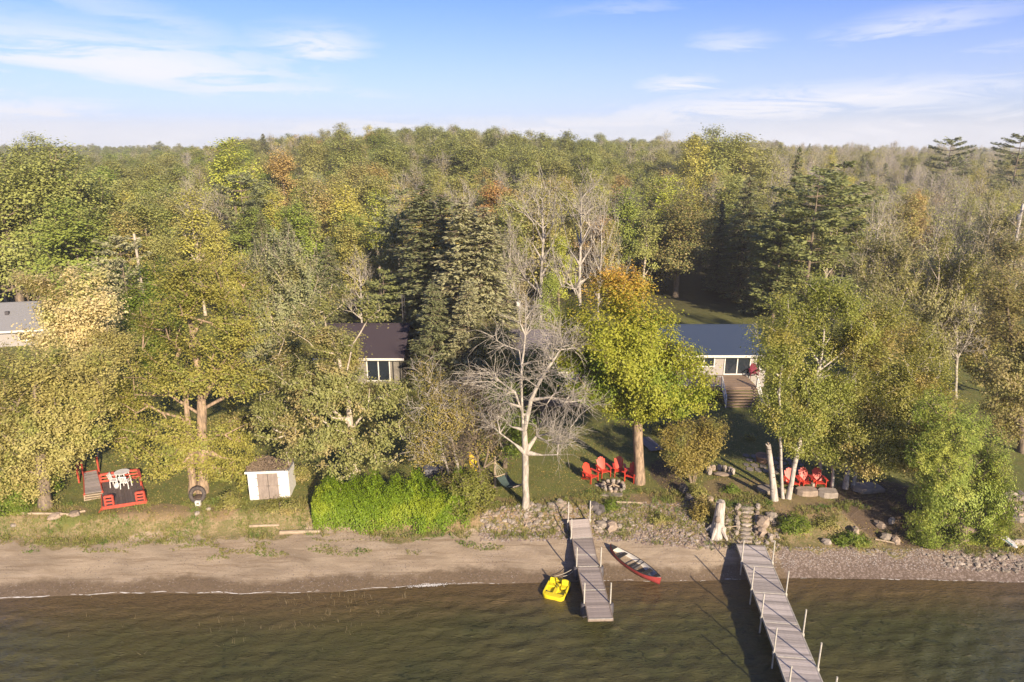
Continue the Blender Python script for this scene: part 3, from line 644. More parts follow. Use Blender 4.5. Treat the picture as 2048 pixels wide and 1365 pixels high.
tree('shaded_birch', 'birch with shaded grey trunk right of the red chairs and wide drooping crown', 'birch', (1664, 978),
     [[(1664, 978), (1665, 920), (1668, 860), (1690, 780), (1740, 700), (1770, 640)], [(1690, 978), (1700, 900), (1740, 820), (1800, 760)]],
     [(1770, 620, 56, 36), (1740, 690, 60, 44), (1820, 670, 56, 44), (1790, 750, 70, 50), (1860, 740, 44, 44), (1730, 790, 56, 44), (1830, 830, 70, 50, -1.5), (1750, 870, 60, 40, -2), (1720, 925, 36, 22, -2), (1762, 925, 44, 24, -2.8), (1850, 880, 56, 40, -3), (1800, 900, 50, 30, -3), (1835, 930, 36, 20, -3.4), (1880, 800, 40, 50), (1700, 850, 44, 34)],
     820, F_BIRCH2, BARK_BIRCH, nl=80, cr=.38, size=.145, rbase=.16, seed=25, shell=.38, rtip=.012, upb=.3)
tree('cedar_tree', 'large bright green cedar leaning out over the pebble shore at right', 'cedar', (1925, 1082),
     [[(1925, 1082), (1920, 1000), (1915, 920), (1900, 850), (1885, 800)]],
     [(1865, 815, 40, 36), (1845, 900, 34, 40), (1842, 1050, 34, 36), (1822, 1092, 30, 20), (1985, 940, 34, 44), (2005, 1000, 26, 40), (1990, 900, 20, 50), (2000, 1040, 22, 40), (1850, 985, 26, 50), (1900, 870, 56, 50), (1945, 850, 28, 46), (1880, 930, 56, 50), (1945, 940, 46, 56), (1900, 1000, 60, 50), (1960, 1010, 44, 50), (1985, 985, 28, 40), (1880, 1065, 50, 34), (1950, 1070, 60, 34), (1845, 1082, 34, 24), (1920, 1085, 50, 26), (1990, 1060, 28, 28)],
     980, F_CEDAR, BARK, nl=62, cr=.25, size=.155, rbase=.3, seed=26, shell=.22, asp=.45, vertical=1.5, upb=.2, outb=1.1)
tree('silver_maple', 'pale olive silver maple with upswept branches behind the right birches', 'tree', (1850, 790),
     [[(1850, 790), (1848, 720), (1840, 650), (1810, 570), (1770, 500)], [(1846, 690), (1880, 610), (1910, 540)], [(1843, 670), (1790, 620), (1730, 560)]],
     [(1755, 490, 40, 40), (1710, 525, 34, 34), (1800, 510, 44, 44), (1770, 560, 56, 44), (1850, 560, 60, 40), (1905, 525, 44, 40), (1950, 540, 34, 34), (1830, 620, 70, 44), (1900, 610, 60, 44), (1930, 660, 50, 40), (1740, 600, 44, 40), (1860, 690, 60, 40), (1880, 480, 24, 26)],
     420, F_MAPLE2, BARK_PALE, nl=62, cr=.48, size=.23, rbase=.34, seed=27, straight=1.1, vertical=1.5, tw=1, twL=1.3, twup=.8, droop=-.1)
tree('edge_tree', 'brownish olive tree at the far right edge above the lawn', 'tree', (2045, 905),
     [[(2045, 905), (2040, 820), (2030, 740), (2020, 660), (2015, 600)], [(2035, 760), (2070, 680), (2090, 600)]],
     [(2010, 600, 40, 44), (2060, 580, 50, 50), (2020, 670, 50, 50), (2000, 740, 40, 40), (2060, 740, 50, 60), (2010, 810, 44, 36), (2050, 850, 40, 30), (1990, 560, 26, 36), (2090, 660, 40, 60), (2000, 860, 26, 24)],
     380, F_EDGE, BARK, nl=66, cr=.42, size=.19, rbase=.26, seed=28)
tree('bare_sapling', 'small bare grey tree between the silver maple and the right cedar', 'dead tree', (1912, 800),
     [[(1912, 800), (1912, 740), (1914, 690), (1916, 640)], [(1913, 720), (1940, 670), (1955, 630)], [(1913, 725), (1890, 680), (1880, 640)]],
     [(1915, 640, 24, 30), (1945, 640, 24, 24), (1885, 650, 22, 24), (1920, 690, 44, 24)], 60, None, BARK_DEAD, nl=0, rbase=.12, seed=29, tw=5, twL=1.0, twr=.018, rtip=.025)
tree('mixed_tree', 'dull green tree behind the leaning cedar at the right edge', 'tree', (1990, 790),
     [[(1990, 790), (1988, 700), (1985, 640)]], [(1985, 650, 40, 40), (1960, 700, 50, 40), (1990, 740, 50, 40)], 150, F_OLIVE, BARK, nl=66, cr=.42, size=.22, rbase=.18, seed=30)
# dead white limbs in the birch crowns
def limbs(name, label, base, paths, seed, r, tips, cat='dead tree'):
    return tree(name, label, cat, base, paths, tips, 14, None, BARK_BIRCH, nl=0, rbase=r, seed=seed, rtip=.03, tw=2, twL=.6, twr=.016)
limbs('dead_birch', 'dead white birch stem with bare forked limbs showing through the birch crown', (1640, 962),
      [[(1640, 962), (1640, 880), (1638, 800), (1645, 740), (1655, 690), (1648, 640)], [(1645, 735), (1675, 720), (1698, 690), (1702, 665)], [(1655, 690), (1668, 640), (1668, 610)], [(1648, 700), (1635, 670), (1628, 650)]], 61, .10,
      [(1650, 640, 20, 26), (1700, 672, 6, 10), (1670, 610, 10, 14), (1635, 655, 10, 14)])
limbs('broken_birch', 'dead birch with a crooked bare white limb hanging right of the chairs', (1706, 975),
      [[(1706, 975), (1716, 920), (1722, 880), (1715, 850)], [(1722, 890), (1700, 878), (1680, 868)], [(1722, 880), (1735, 860), (1745, 830)], [(1716, 868), (1760, 850), (1790, 845)]], 62, .11,
      [(1690, 870, 12, 8), (1745, 830, 8, 16), (1785, 845, 14, 8)])
# birch snag, cut off at the top
b_ = GG(1550, 1000)
sg = empty('birch_snag', b_, 0, 'white birch snag cut off short at the top, leaning left of the two stemmed birch', 'snag')
def rel(px, py, B): p = PY(px, py, B.y); return (p.x - B.x, p.y - B.y, p.z - B.z)
tp = [rel(*q, b_) for q in ((1550, 1000), (1545, 960), (1540, 920), (1536, 888))]; tp[0] = (tp[0][0], 0, -.15)
MB().tube(tp, [.24, .19, .165, .15], 10).build('stem', BARK_BIRCH, sg, smooth=True)
MB().tube([tp[-1], (tp[-1][0] + .02, 0, tp[-1][2] + .012)], [.13, .12], 10).build('cut_top', simple('cut_wood', (.45, .33, .2)), sg)
MB().bar((tp[-1][0] - .05, -.12, tp[-1][2] - .12), (tp[-1][0] - .2, -.2, tp[-1][2] + .05), .05).build('branch_stub', BARK_BIRCH, sg)

# cedar hedge: nine shrubs grown into one clipped mass
def hedge():
    rg = np.random.default_rng(33); p0 = GG(632, 1046); p1 = GG(948, 1046); B = (p0 + p1) / 2; B.z = H(B.x, B.y)
    root = empty('cedar_hedge', B, 0, 'clipped bright green cedar hedge at the top of the beach', 'hedge')
    C = []; W_ = p1.x - p0.x
    n = 64000; u = rg.random(n); a = rg.uniform(-.25, math.pi + .25, n)
    hh = 1.80 + .24 * np.sin(u * 23) + .18 * np.sin(u * 51 + 1) + .5 * smooth(.8, 1, u) - .5 * smooth(.12, 0, u)
    dd = 1.15 + .18 * np.sin(u * 17 + 2) + .12 * np.sin(u * 41)
    x = (u - .5) * (W_ + .2); rr = rg.random(n) ** .25
    lump = 1 + .22 * np.sin(u * 75 + a * 5) * np.sin(a * 7 + u * 30) + rg.normal(0, .035, n)
    ca, sa = np.cos(a), np.sin(a)
    y = -np.sign(ca) * np.abs(ca) ** .6 * dd * rr * lump; z = np.maximum(sa, 0) ** .55 * hh * rr * lump + np.where(sa < .2, rg.random(n) * 1.2 - .5, 0)
    end = np.minimum(u, 1 - u) * (W_ + .2); f = np.clip(end / .8, 0, 1) ** .4; y *= f; z *= .55 + .45 * f
    zg = hz(B.x + x, B.y + y) - B.z; zz = np.maximum(z, -.05) + zg
    C = np.stack([x, y, zz], 1); o = np.stack([np.zeros(n), -ca, sa], 1)
    o = o + rg.normal(0, .35, (n, 3))
    V, Q = leafquads(C, .115, rg, .2, o, .5, np.stack([np.zeros(n), -ca * .5, np.full(n, .9)], 1), 1.1)
    link('foliage', np_mesh('foliage', V, Q, mats=[F_HEDGE]), root); STAT['leaves'] += len(Q) * 2
    a_, b2, ra, rb = [], [], [], []
    for k in range(14):
        xx = (k / 13 - .5) * W_ * .96; g = H(B.x + xx, B.y) - B.z; a_.append((xx, 0, g - .1)); b2.append((xx, .1, g + 1.3)); ra.append(.06); rb.append(.03)
    V, Q = tubes(a_, b2, ra, rb); link('stems', np_mesh('stems', V, Q, mats=[BARK]), root)
hedge()
tree('weeping_shrub', 'yellowish weeping shrub spilling over the right end of the hedge', 'shrub', (955, 1030),
     [[(955, 1030), (950, 990), (940, 955)]], [(930, 965, 40, 26), (965, 985, 34, 30), (940, 1010, 44, 30), (900, 960, 34, 20), (960, 950, 26, 20)], 170, foliage('leaf_weeping', (.24, .24, .05), (.16, .18, .035), (.21, .18, .05)), BARK, nl=60, cr=.24, size=.12, rbase=.08, seed=34, tw=1, twL=.5)

# shrubs on the bank
SHR = [((1408, 1040), 30, 30, F_GOLD, 'yellow green bush left of the white stump', 150), ((1222, 1018), 14, 12, F_BRIGHT, 'small lime green bush on the bank right of the short dock', 50),
       ((1590, 1060), 34, 18, F_BRIGHT, 'low green weeds bush on the bank right of the stone steps', 120), ((1650, 1055), 26, 14, F_OLIVE, 'olive bush on the bank below the pale stone slabs', 80),
       ((1700, 1085), 44, 12, F_BRIGHT, 'low green bush at the edge of the pebble beach', 110), ((1320, 1045), 26, 14, F_OLIVE, 'olive weeds bush in the middle of the rocky bank', 70),
       ((1465, 985), 14, 12, F_BRIGHT, 'small dark green bush below the curved stone bench', 40), ((1395, 995), 20, 18, F_OLIVE, 'grey green bush behind the yellow green bush', 70),
       ((560, 1020), 40, 14, F_OLIVE, 'tall weeds bush in front of the white shed', 100), ((460, 1015), 20, 20, F_OLIVE, 'thin weeds bush left of the shed', 50), ((30, 1025), 34, 16, F_BRIGHT, 'green bush at the foot of the far left tree', 90),
       ((500, 975), 26, 50, F_YEL, 'yellow green bush left of the shed wall', 150), ((445, 960), 22, 30, F_YEL, 'yellow bush right of the forked trunk', 90), ((2020, 1095), 28, 10, F_OLIVE, 'sparse bush at the foot of the cedar by the rocks', 60),
       ((600, 960), 24, 24, F_OLIVE, 'dull bush between shed and hedge', 80), ((1330, 870), 26, 22, F_OLIVE, 'dark bush behind the maple trunk', 90), ((1500, 880), 10, 8, F_OLIVE, 'small bush by the planter stone edging', 20)]
for i, (bp, rx, ry, mt, lb, nt) in enumerate(SHR):
    tree('shrub', lb, 'shrub', bp, [[bp, (bp[0], bp[1] - ry)]], [(bp[0], bp[1] - ry * .7, rx, ry), (bp[0] - rx * .6, bp[1] - ry * .3, rx * .5, ry * .5), (bp[0] + rx * .6, bp[1] - ry * .35, rx * .5, ry * .6)],
         nt, mt, BARK, nl=36, cr=.15, size=.10, rbase=.03, seed=200 + i, seg=.3) if False else \
    tree('shrub', lb, 'shrub', bp, [[bp, (bp[0], bp[1] - ry)]], [(bp[0], bp[1] - ry * .7, rx, ry), (bp[0] - rx * .6, bp[1] - ry * .3, rx * .5, ry * .5), (bp[0] + rx * .6, bp[1] - ry * .35, rx * .5, ry * .6)],
         nt, mt, BARK, nl=36, cr=.17, size=.10, rbase=.03, seed=200 + i)

# ------------------------------------------------------------------ conifers and the woods
def conifer_mesh(Ht, Rr, seed, size=.42, step=.42, nb=8, dens=9, base=.06, power=.85, pine=False):
    rg = np.random.default_rng(seed); a_, b_, ra, rb = [], [], [], []; C, O = [], []
    z = Ht * base; n = 10
    for k in range(n): a_.append((0, 0, Ht * k / n)); b_.append((0, 0, Ht * (k + 1) / n)); ra.append(.02 * Ht * (1 - k / n) * .6 + .01); rb.append(.02 * Ht * (1 - (k + 1) / n) * .6 + .01)
    while z < Ht * .99:
        t = z / Ht; L0 = Rr * (1 - t) ** power + .12
        if pine: L0 = Rr * (0.35 + .65 * math.sin(math.pi * min(1, (1 - t) * .9 + .12)) ** .8) * (1 if t < .93 else .5)
        for k in range(nb):
            if pine and rg.random() < .25: continue
            az = rg.uniform(0, 2 * math.pi); L = L0 * rg.uniform(.62, 1.12); d = np.array([math.cos(az), math.sin(az), 0])
            pts = [np.array([0, 0, z + rg.uniform(-.2, .2)])]; m = max(3, int(L / .45))
            for j in range(1, m + 1):
                u = j / m; zz = (-.22 * u + .12 * u * u) * L if not pine else (.05 * u + .18 * u * u) * L
                pts.append(pts[0] + d * L * u + np.array([0, 0, zz]))
            for j in range(m): a_.append(pts[j]); b_.append(pts[j + 1]); ra.append(.035 * (1 - j / m) + .012); rb.append(.035 * (1 - (j + 1) / m) + .012)
            ns = int(dens * L) + 2; u = rg.random(ns) ** (.6 if not pine else .45); u = np.clip(u, .12 if not pine else .35, 1)
            P = np.array(pts); ii = np.minimum((u * m).astype(int), m - 1); f = (u * m - ii)[:, None]
            p = P[ii] * (1 - f) + P[ii + 1] * f
            side = rg.normal(0, 1, ns) * (.10 + .16 * L * (1 - u) * .9 if not pine else .28); perp = np.array([-d[1], d[0], 0])
            p = p + perp * side[:, None]; p[:, 2] += rg.normal(-.05 if not pine else .12, .08 if not pine else .13, ns) - np.abs(side) * .18
            C.append(p); o = d[None] * 1 + perp[None] * np.sign(side)[:, None] * .6 + np.array([0, 0, -.25 if not pine else .5]); O.append(o + np.zeros_like(p))
        z += step * rg.uniform(.7, 1.3) * (1 if not pine else 1.7)
    C = np.concatenate(C); O = np.concatenate(O)
    V, Q = leafquads(C, size, rg, 1.0, None, .42 if not pine else .5, O)
    tv, tq = tubes(a_, b_, ra, rb)
    return tv, tq, V, Q
def broad_mesh(Ht, Rr, seed, ntips=150, nl=28, size=.34, low=.25, nblob=11, twn=0, slim=False, r=.2, cr=.55, tw=0, tipup=.5, vertical=0):
    rg = np.random.default_rng(seed); BL = []
    for k in range(nblob):
        t = rg.uniform(low, 1); w = math.sin(math.pi * min(1, (t - low) / (1 - low) * .82 + .16)) ** .7
        az = rg.uniform(0, 6.28) + k * 2.4; d = Rr * w * rg.uniform(.25, .72); br = Rr * rg.uniform(.30, .5)
        BL.append((math.cos(az) * d, math.sin(az) * d, Ht * t * .9, br, br, br * rg.uniform(.65, .95)))
    BL.append((0, 0, Ht * .88, Rr * .42, Rr * .42, Ht * .12)); BL.append((0, 0, Ht * .65, Rr * .6, Rr * .6, Ht * .15))
    tips = blob_tips(BL, ntips, rg, .35); tips = tips[tips[:, 2] < Ht]
    tips = np.concatenate([tips, [[0, 0, Ht * .97]]])
    P, pr, rr, e, tn = skeleton([[(0, 0, -.2), (0.1, 0, Ht * .3), (-.1, .1, Ht * .6), (0, 0, Ht * .85)]], tips, r, rg, rtip=.02, straight=tipup, seg=1.2)
    a_, b_, ra, rb = list(P[pr[e]]), list(P[e]), list(rr[pr[e]]), list(rr[e])
    if tw:
        x = twigs(P, pr, tn, tw, 1.7, rg, .017, -.05, up=.55); a_ += x[0]; b_ += x[1]; ra += x[2]; rb += x[3]
    tv, tq = tubes(a_, b_, ra, rb)
    V = Q = None
    if nl:
        ends = P[tn]; n = len(ends) * nl; k = np.repeat(np.arange(len(ends)), nl); off = rg.normal(0, 1, (n, 3)) * cr; off[:, 2] *= .7
        C = ends[k] + off; o = C - np.array([0, 0, Ht * .5]); o /= np.linalg.norm(o, axis=1, keepdims=True)
        V, Q = leafquads(C, size, rg, .5, o, .75, None, .8)
    return tv, tq, V, Q
def proto(name, tv, tq, V, Q, bk):
    tm = np_mesh(name + '_trunk', tv, tq, mats=[bk]); cm = np_mesh(name + '_crown', V, Q, mats=[F_TINT]) if V is not None else None
    STAT['wood'] += len(tq) * 2; STAT['leaves'] += len(Q) * 2 if Q is not None else 0
    return tm, cm
PR = {}
PR['spruce'] = [proto('spruce', *conifer_mesh(18, 3.6, s, dens=17, size=.34, step=.38, nb=9, power=.62), BARK) for s in (1, 2)]
PR['fir'] = [proto('fir', *conifer_mesh(18, 2.4, 4, dens=13, size=.42, nb=8), BARK)]
PR['pine'] = [proto('pine', *conifer_mesh(18, 4.2, s, size=.46, step=.55, nb=8, dens=22, pine=True, base=.15), BARK) for s in (5, 6)]
PR['broad'] = [proto('broad', *broad_mesh(15, 4.4, s, ntips=230, nl=52, size=.25, cr=.46, nblob=15), BARK) for s in (11, 12, 13)]
PR['oak'] = [proto('oak', *broad_mesh(18, 6.6, s, ntips=430, nl=50, size=.27, cr=.55, nblob=26, r=.4, low=.2), BARK) for s in (15,)]
PR['slim'] = [proto('slim', *broad_mesh(15, 2.3, s, ntips=130, nl=36, size=.23, low=.35, cr=.45, r=.14, tipup=1.2), BARK_PALE) for s in (21, 22)]
PR['sparse'] = [proto('sparse', *broad_mesh(15, 3.0, s, ntips=100, nl=18, size=.22, low=.35, cr=.6, r=.13, tw=2, tipup=1.3), BARK_DEAD) for s in (31, 32)]
PR['bare'] = [proto('bare', *broad_mesh(15, 3.2, s, ntips=75, nl=1, size=.2, low=.35, cr=.7, r=.15, tw=4, tipup=1.3), BARK_DEAD) for s in (41, 42)]
H0 = {'oak': 18, 'spruce': 18, 'fir': 18, 'pine': 18, 'broad': 15, 'slim': 15, 'sparse': 15, 'bare': 15}
NM = {'oak': 'oak_tree', 'spruce': 'spruce_tree', 'fir': 'fir_tree', 'pine': 'pine_tree', 'broad': 'broadleaf_tree', 'slim': 'aspen_tree', 'sparse': 'thin_tree', 'bare': 'bare_tree'}
def put(kind, x, y, ht, tint, tint2, label, group=None, wide=1.0, v=None, cat=None, dz=0):
    pm = PR[kind]; tm, cm = pm[rnd.randrange(len(pm)) if v is None else v % len(pm)]
    root = empty(NM[kind], (x, y, H(x, y) - .1 + dz), rnd.uniform(0, 6.28), label, cat or {'spruce': 'spruce', 'fir': 'fir', 'pine': 'pine', 'bare': 'bare tree'}.get(kind, 'tree'), group)
    s = ht / H0[kind]; root.scale = (s * wide, s * wide, s)
    link('trunk', tm, root)
    if cm:
        c = link('crown', cm, root); c['tint'] = list(tint) + [1.0]; c['tint2'] = list(tint2) + [1.0]
    return root
def put_px(kind, px, py_top, D, tint, tint2, label, **kw):
    p = PY(px, py_top, D); g = H(p.x, D); return put(kind, p.x, D, p.z - g, tint, tint2, label, **kw)
T_OAK = ((.32, .33, .095), (.23, .25, .07)); T_GRN = ((.29, .33, .07), (.205, .25, .05)); T_YEL = ((.50, .45, .10), (.37, .35, .085)); T_OLV = ((.38, .36, .115), (.28, .28, .085))
T_ORG = ((.46, .31, .11), (.36, .28, .10)); T_BRN = ((.42, .35, .20), (.33, .29, .14)); T_SPR = ((.25, .265, .12), (.175, .19, .09)); T_SPL = ((.42, .40, .22), (.31, .305, .165)); T_PIN = ((.28, .30, .11), (.185, .205, .078))
T_DRK = ((0.177, 0.195, 0.059), (0.248, 0.195, 0.077)); T_LIM = ((0.448, 0.460, 0.071), (0.330, 0.366, 0.059))
MID = [
 ('oak', 95, 285, 84, T_OAK, 'big rounded oak at the left end of the woods', 1.05), ('oak', -20, 300, 80, T_OAK, 'big oak cut by the left picture edge', 1.05), ('broad', 130, 395, 74, T_GRN, 'green oak behind the peach tree', 1.3),
 ('oak', 10, 400, 82, T_OAK, 'dark green oak above the far left grey roof', 1.2), ('broad', 200, 350, 92, T_OAK, 'oak behind the left end telegraph pole', 1.2),
 ('pine', 235, 470, 66, T_SPL, 'dull grey green pine behind the peach tree', 1.0), ('slim', 265, 400, 88, T_OLV, 'tall olive aspen above the telegraph pole', 1.0), ('slim', 245, 378, 92, T_YEL, 'yellowish aspen left of the telegraph pole', 1.0),
 ('broad', 455, 275, 128, T_LIM, 'lime green maple on the left skyline', 1.1), ('broad', 560, 300, 118, T_ORG, 'orange brown tree right of the lime maple', .8), ('oak', 690, 262, 165, T_OAK, 'high dark oak crown on the skyline left of centre', 1.05),
 ('bare', 375, 360, 92, T_BRN, 'tall bare trunked tree above the forked tree', .8), ('bare', 400, 372, 95, T_BRN, 'leaning bare tree beside the tall bare one', .8), ('pine', 478, 345, 96, T_SPR, 'blue green pine above the silver poplar', 1.0),
 ('spruce', 520, 420, 88, T_PIN, 'green spruce left of the silver poplar top', 1.1), ('broad', 320, 470, 78, T_OLV, 'olive tree behind the bright green tree', .9), ('broad', 430, 440, 80, T_YEL, 'yellow olive tree behind the forked tree', .9),
 ('broad', 700, 425, 84, T_GRN, 'dark green tree right of the silver poplar', 1.0), ('spruce', 655, 470, 76, T_SPR, 'small dark spruce above the left house', 1.1), ('bare', 715, 500, 70, T_BRN, 'rusty brown bare tree above the brown roof', 1.0),
 ('slim', 750, 375, 92, T_LIM, 'lime yellow aspen left of the tall spruces', 1.1), ('pine', 765, 540, 68, T_PIN, 'low pine behind the antenna mast', 1.2),
 ('pine', 800, 380, 76, T_SPR, 'dark pine left of the tall spruce', .9), ('spruce', 845, 365, 68, T_SPR, 'tallest dark green spruce left of centre', 1.6), ('spruce', 885, 385, 66, T_SPR, 'dark spruce between the two tall spruces', 1.6), ('spruce', 925, 392, 61.5, T_SPL, 'grey olive spruce between the houses', 1.6), ('spruce', 968, 410, 60.5, T_SPL, 'grey olive spruce at the right of the spruce row', 1.6), ('spruce', 865, 560, 57, T_SPR, 'short dark spruce at the foot of the spruce row', 1.5), ('spruce', 935, 560, 56, T_SPL, 'short olive spruce in front of the spruce row', 1.5),
 ('bare', 1020, 430, 70, T_BRN, 'tall bare tree right of the spruces', .7), ('bare', 1085, 345, 72, T_BRN, 'tallest bare tree at the centre, branches spread wide', 1.0), ('bare', 1165, 338, 68, T_BRN, 'bare pale tree behind the orange maple top', 1.0), ('bare', 1205, 385, 70, T_BRN, 'bare tree leaning right above the orange maple top', .8),
 ('broad', 1100, 545, 64, T_GRN, 'green tree at the foot of the bare trees', .6), ('slim', 1045, 560, 66, T_BRN, 'brown thin tree behind the white box pole', 1.0), ('broad', 1120, 470, 86, T_LIM, 'lime green tree seen between the bare trunks', .9),
 ('broad', 1335, 350, 104, T_LIM, 'bright yellow green tree above the dark maple', 1.1), ('broad', 1250, 370, 98, T_GRN, 'green tree between bare trees and dark maple', .95), ('oak', 1365, 385, 93, T_DRK, 'large dark brown green maple behind the navy roof', 1.25),
 ('slim', 1385, 345, 108, T_YEL, 'yellow topped aspen above the dark maple', 1.2), ('spruce', 1500, 350, 92, T_SPR, 'dark spruce right of the dark maple', 1.3), ('spruce', 1445, 400, 96, T_SPR, 'slim dark spruce right beside the dark maple', .9), ('spruce', 1555, 400, 84, T_SPR, 'dark spruce left of the layered pine', 1.2),
 ('fir', 1600, 288, 112, T_SPR, 'pointed fir breaking the skyline above the pine', 1.1), ('pine', 1640, 345, 78, T_PIN, 'layered white pine with long sunlit plumes', 1.35), ('pine', 1690, 325, 86, T_PIN, 'tall white pine behind the layered one', 1.25), ('pine', 1570, 410, 80, T_PIN, 'lower white pine with bright branch tips', 1.25),
 ('oak', 1430, 254, 150, T_OAK, 'highest crown on the right skyline, yellow on its left', 1.05), ('broad', 1395, 270, 146, T_YEL, 'yellow green crown on the right skyline', 1.0), ('broad', 1490, 266, 152, T_OLV, 'olive crown right of the highest one', 1.4),
 ('broad', 1840, 380, 106, T_ORG, 'small orange maple in the grey woods at right', .6), ('broad', 1865, 450, 92, T_ORG, 'golden orange tree above the silver maple', .55), ('broad', 2000, 430, 94, T_ORG, 'orange brown tree near the right pole', .6), ('pine', 1905, 275, 170, T_SPR, 'dark pine on the right skyline', 1.1), ('pine', 2045, 268, 165, T_SPR, 'dark pine at the right end of the skyline', 1.2),
 ('broad', 2020, 470, 74, T_DRK, 'dark green tree below the right pole', 1.0), ('broad', 1950, 490, 78, T_DRK, 'dark green tree behind the silver maple', .9), ('spruce', 1750, 400, 92, T_PIN, 'spruce right of the tall white pine', 1.0),
 ('oak', 620, 275, 170, T_OLV, 'olive crown on the left skyline', 1.05), ('oak', 60, 268, 150, T_OAK, 'oak crown on the skyline at the far left', 1.05)]
for (k, px, pt, D, T, lb, wd) in MID: put_px(k, px, pt, D, *T, lb, wide=wd)

# woods: individual trees near, one mass beyond
def zone(px):
    for hi, s in ((90, 'at the very left edge'), (230, 'behind the far left house'), (340, 'above the bright green tree'), (450, 'above the forked tree'), (540, 'left of the silver poplar'), (640, 'above the silver poplar'), (720, 'above the oak'), (800, 'above the brown roof'),
                  (900, 'behind the dark spruces'), (1000, 'behind the olive spruces'), (1100, 'left of the pale bare trees'), (1230, 'behind the pale bare trees'), (1330, 'above the turning maple'), (1450, 'above the dark maple'), (1550, 'above the navy roof, right part'),
                  (1650, 'behind the white pines'), (1760, 'right of the white pines'), (1860, 'above the silver maple'), (1960, 'left of the right pole')):
        if px < hi: return s
    return 'at the very right edge'
used = [(PY(m_[1], 400, m_[3]).x, m_[3]) for m_ in MID]
def choose(px, D, r):
    t = rnd.random(); s = math.sin(px * .013 + D * .05) + math.sin(px * .004 - D * .031)
    if D > 165: s = 0
    if px < 380: L = [('broad', T_OAK, .45), ('broad', T_GRN, .15), ('slim', T_OLV, .2), ('broad', T_OLV, .15), ('bare', T_BRN, .05)]
    elif px < 760: L = [('broad', T_OLV, .27), ('broad', T_GRN, .13), ('slim', T_YEL, .13), ('broad', T_ORG, .05), ('sparse', T_BRN, .15), ('slim', T_OLV, .12), ('spruce', T_SPR, .1), ('bare', T_BRN, .05)]
    elif px < 1300: L = [('slim', T_OLV, .26), ('sparse', T_BRN, .12), ('sparse', T_YEL, .1), ('bare', T_BRN, .1), ('slim', T_YEL, .12), ('broad', T_OLV, .17), ('broad', T_ORG, .03), ('spruce', T_SPR, .1)] if D < 150 else [('broad', T_OAK, .6), ('broad', T_OLV, .25), ('sparse', T_BRN, .15)]
    elif px < 1560: L = [('sparse', T_OLV, .2), ('bare', T_BRN, .12), ('broad', T_OLV, .3), ('slim', T_OLV, .26), ('spruce', T_SPR, .12)]
    else: L = [('sparse', T_BRN, .2), ('sparse', T_OLV, .18), ('bare', T_BRN, .17), ('slim', T_OLV, .2), ('slim', T_YEL, .09), ('broad', T_OLV, .08), ('spruce', T_SPR, .08)]
    acc = 0
    for k, T, w in L:
        acc += w
        if t < acc: return k, T
    return L[0][0], L[0][1]
CN = {id(T_OAK): 'olive green', id(T_GRN): 'fresh green', id(T_YEL): 'yellow', id(T_OLV): 'olive', id(T_ORG): 'orange', id(T_BRN): 'brownish grey', id(T_SPR): 'dark'}
KN = {'broad': 'round tree', 'slim': 'slender aspen', 'sparse': 'thin tree', 'bare': 'leafless tree', 'spruce': 'spruce'}
cnt_f = 0; D = 79.0
while D < 168 and cnt_f < 290:
    stp = 6.4 + (D - 79) * .02; x = -.80 * D - 2; x += rnd.uniform(0, stp)
    while x < .80 * D + 2:
        yy = D + rnd.uniform(-2.4, 2.4); xx = x + rnd.uniform(-1.6, 1.6); px = 1024 + xx / (yy * .961 + 6.3) * F
        ok = all((xx - ux) ** 2 + (yy - uy) ** 2 > 9 for ux, uy in used)
        if yy < 98 and 1300 < px < 1475: ok = False
        if yy < 84 and 990 < px < 1240: ok = False
        if ok and cnt_f < 290:
            k, T = choose(px, D, 0); ht = {'broad': 14.5, 'slim': 15, 'sparse': 14.5, 'bare': 14.5, 'spruce': 14.5}[k] * rnd.uniform(.82, 1.12)
            if 760 < px < 1300 and D < 150: ht *= .92
            if px > 1560: ht *= .90
            z = zone(px); row = 'at the edge of the woods' if D < 93 else 'inside the woods' if D < 118 else 'deep in the woods'; sz = 'tall' if ht > 15 else 'low' if ht < 13 else 'middling'
            lb = f'{sz} {CN[id(T)]} {KN[k]} {row}, {z}'
            put(k, xx, yy, ht, tuple(c * rnd.uniform(.85, 1.15) for c in T[0]), T[1], lb, group=lb.replace(',', '') + ' group'.replace(' group', 's'), wide=rnd.uniform(.95, 1.25)); cnt_f += 1
        x += stp * rnd.uniform(.8, 1.2)
    D += stp * .78
print('forest individuals', cnt_f, 'reached', D)
Dmax = D
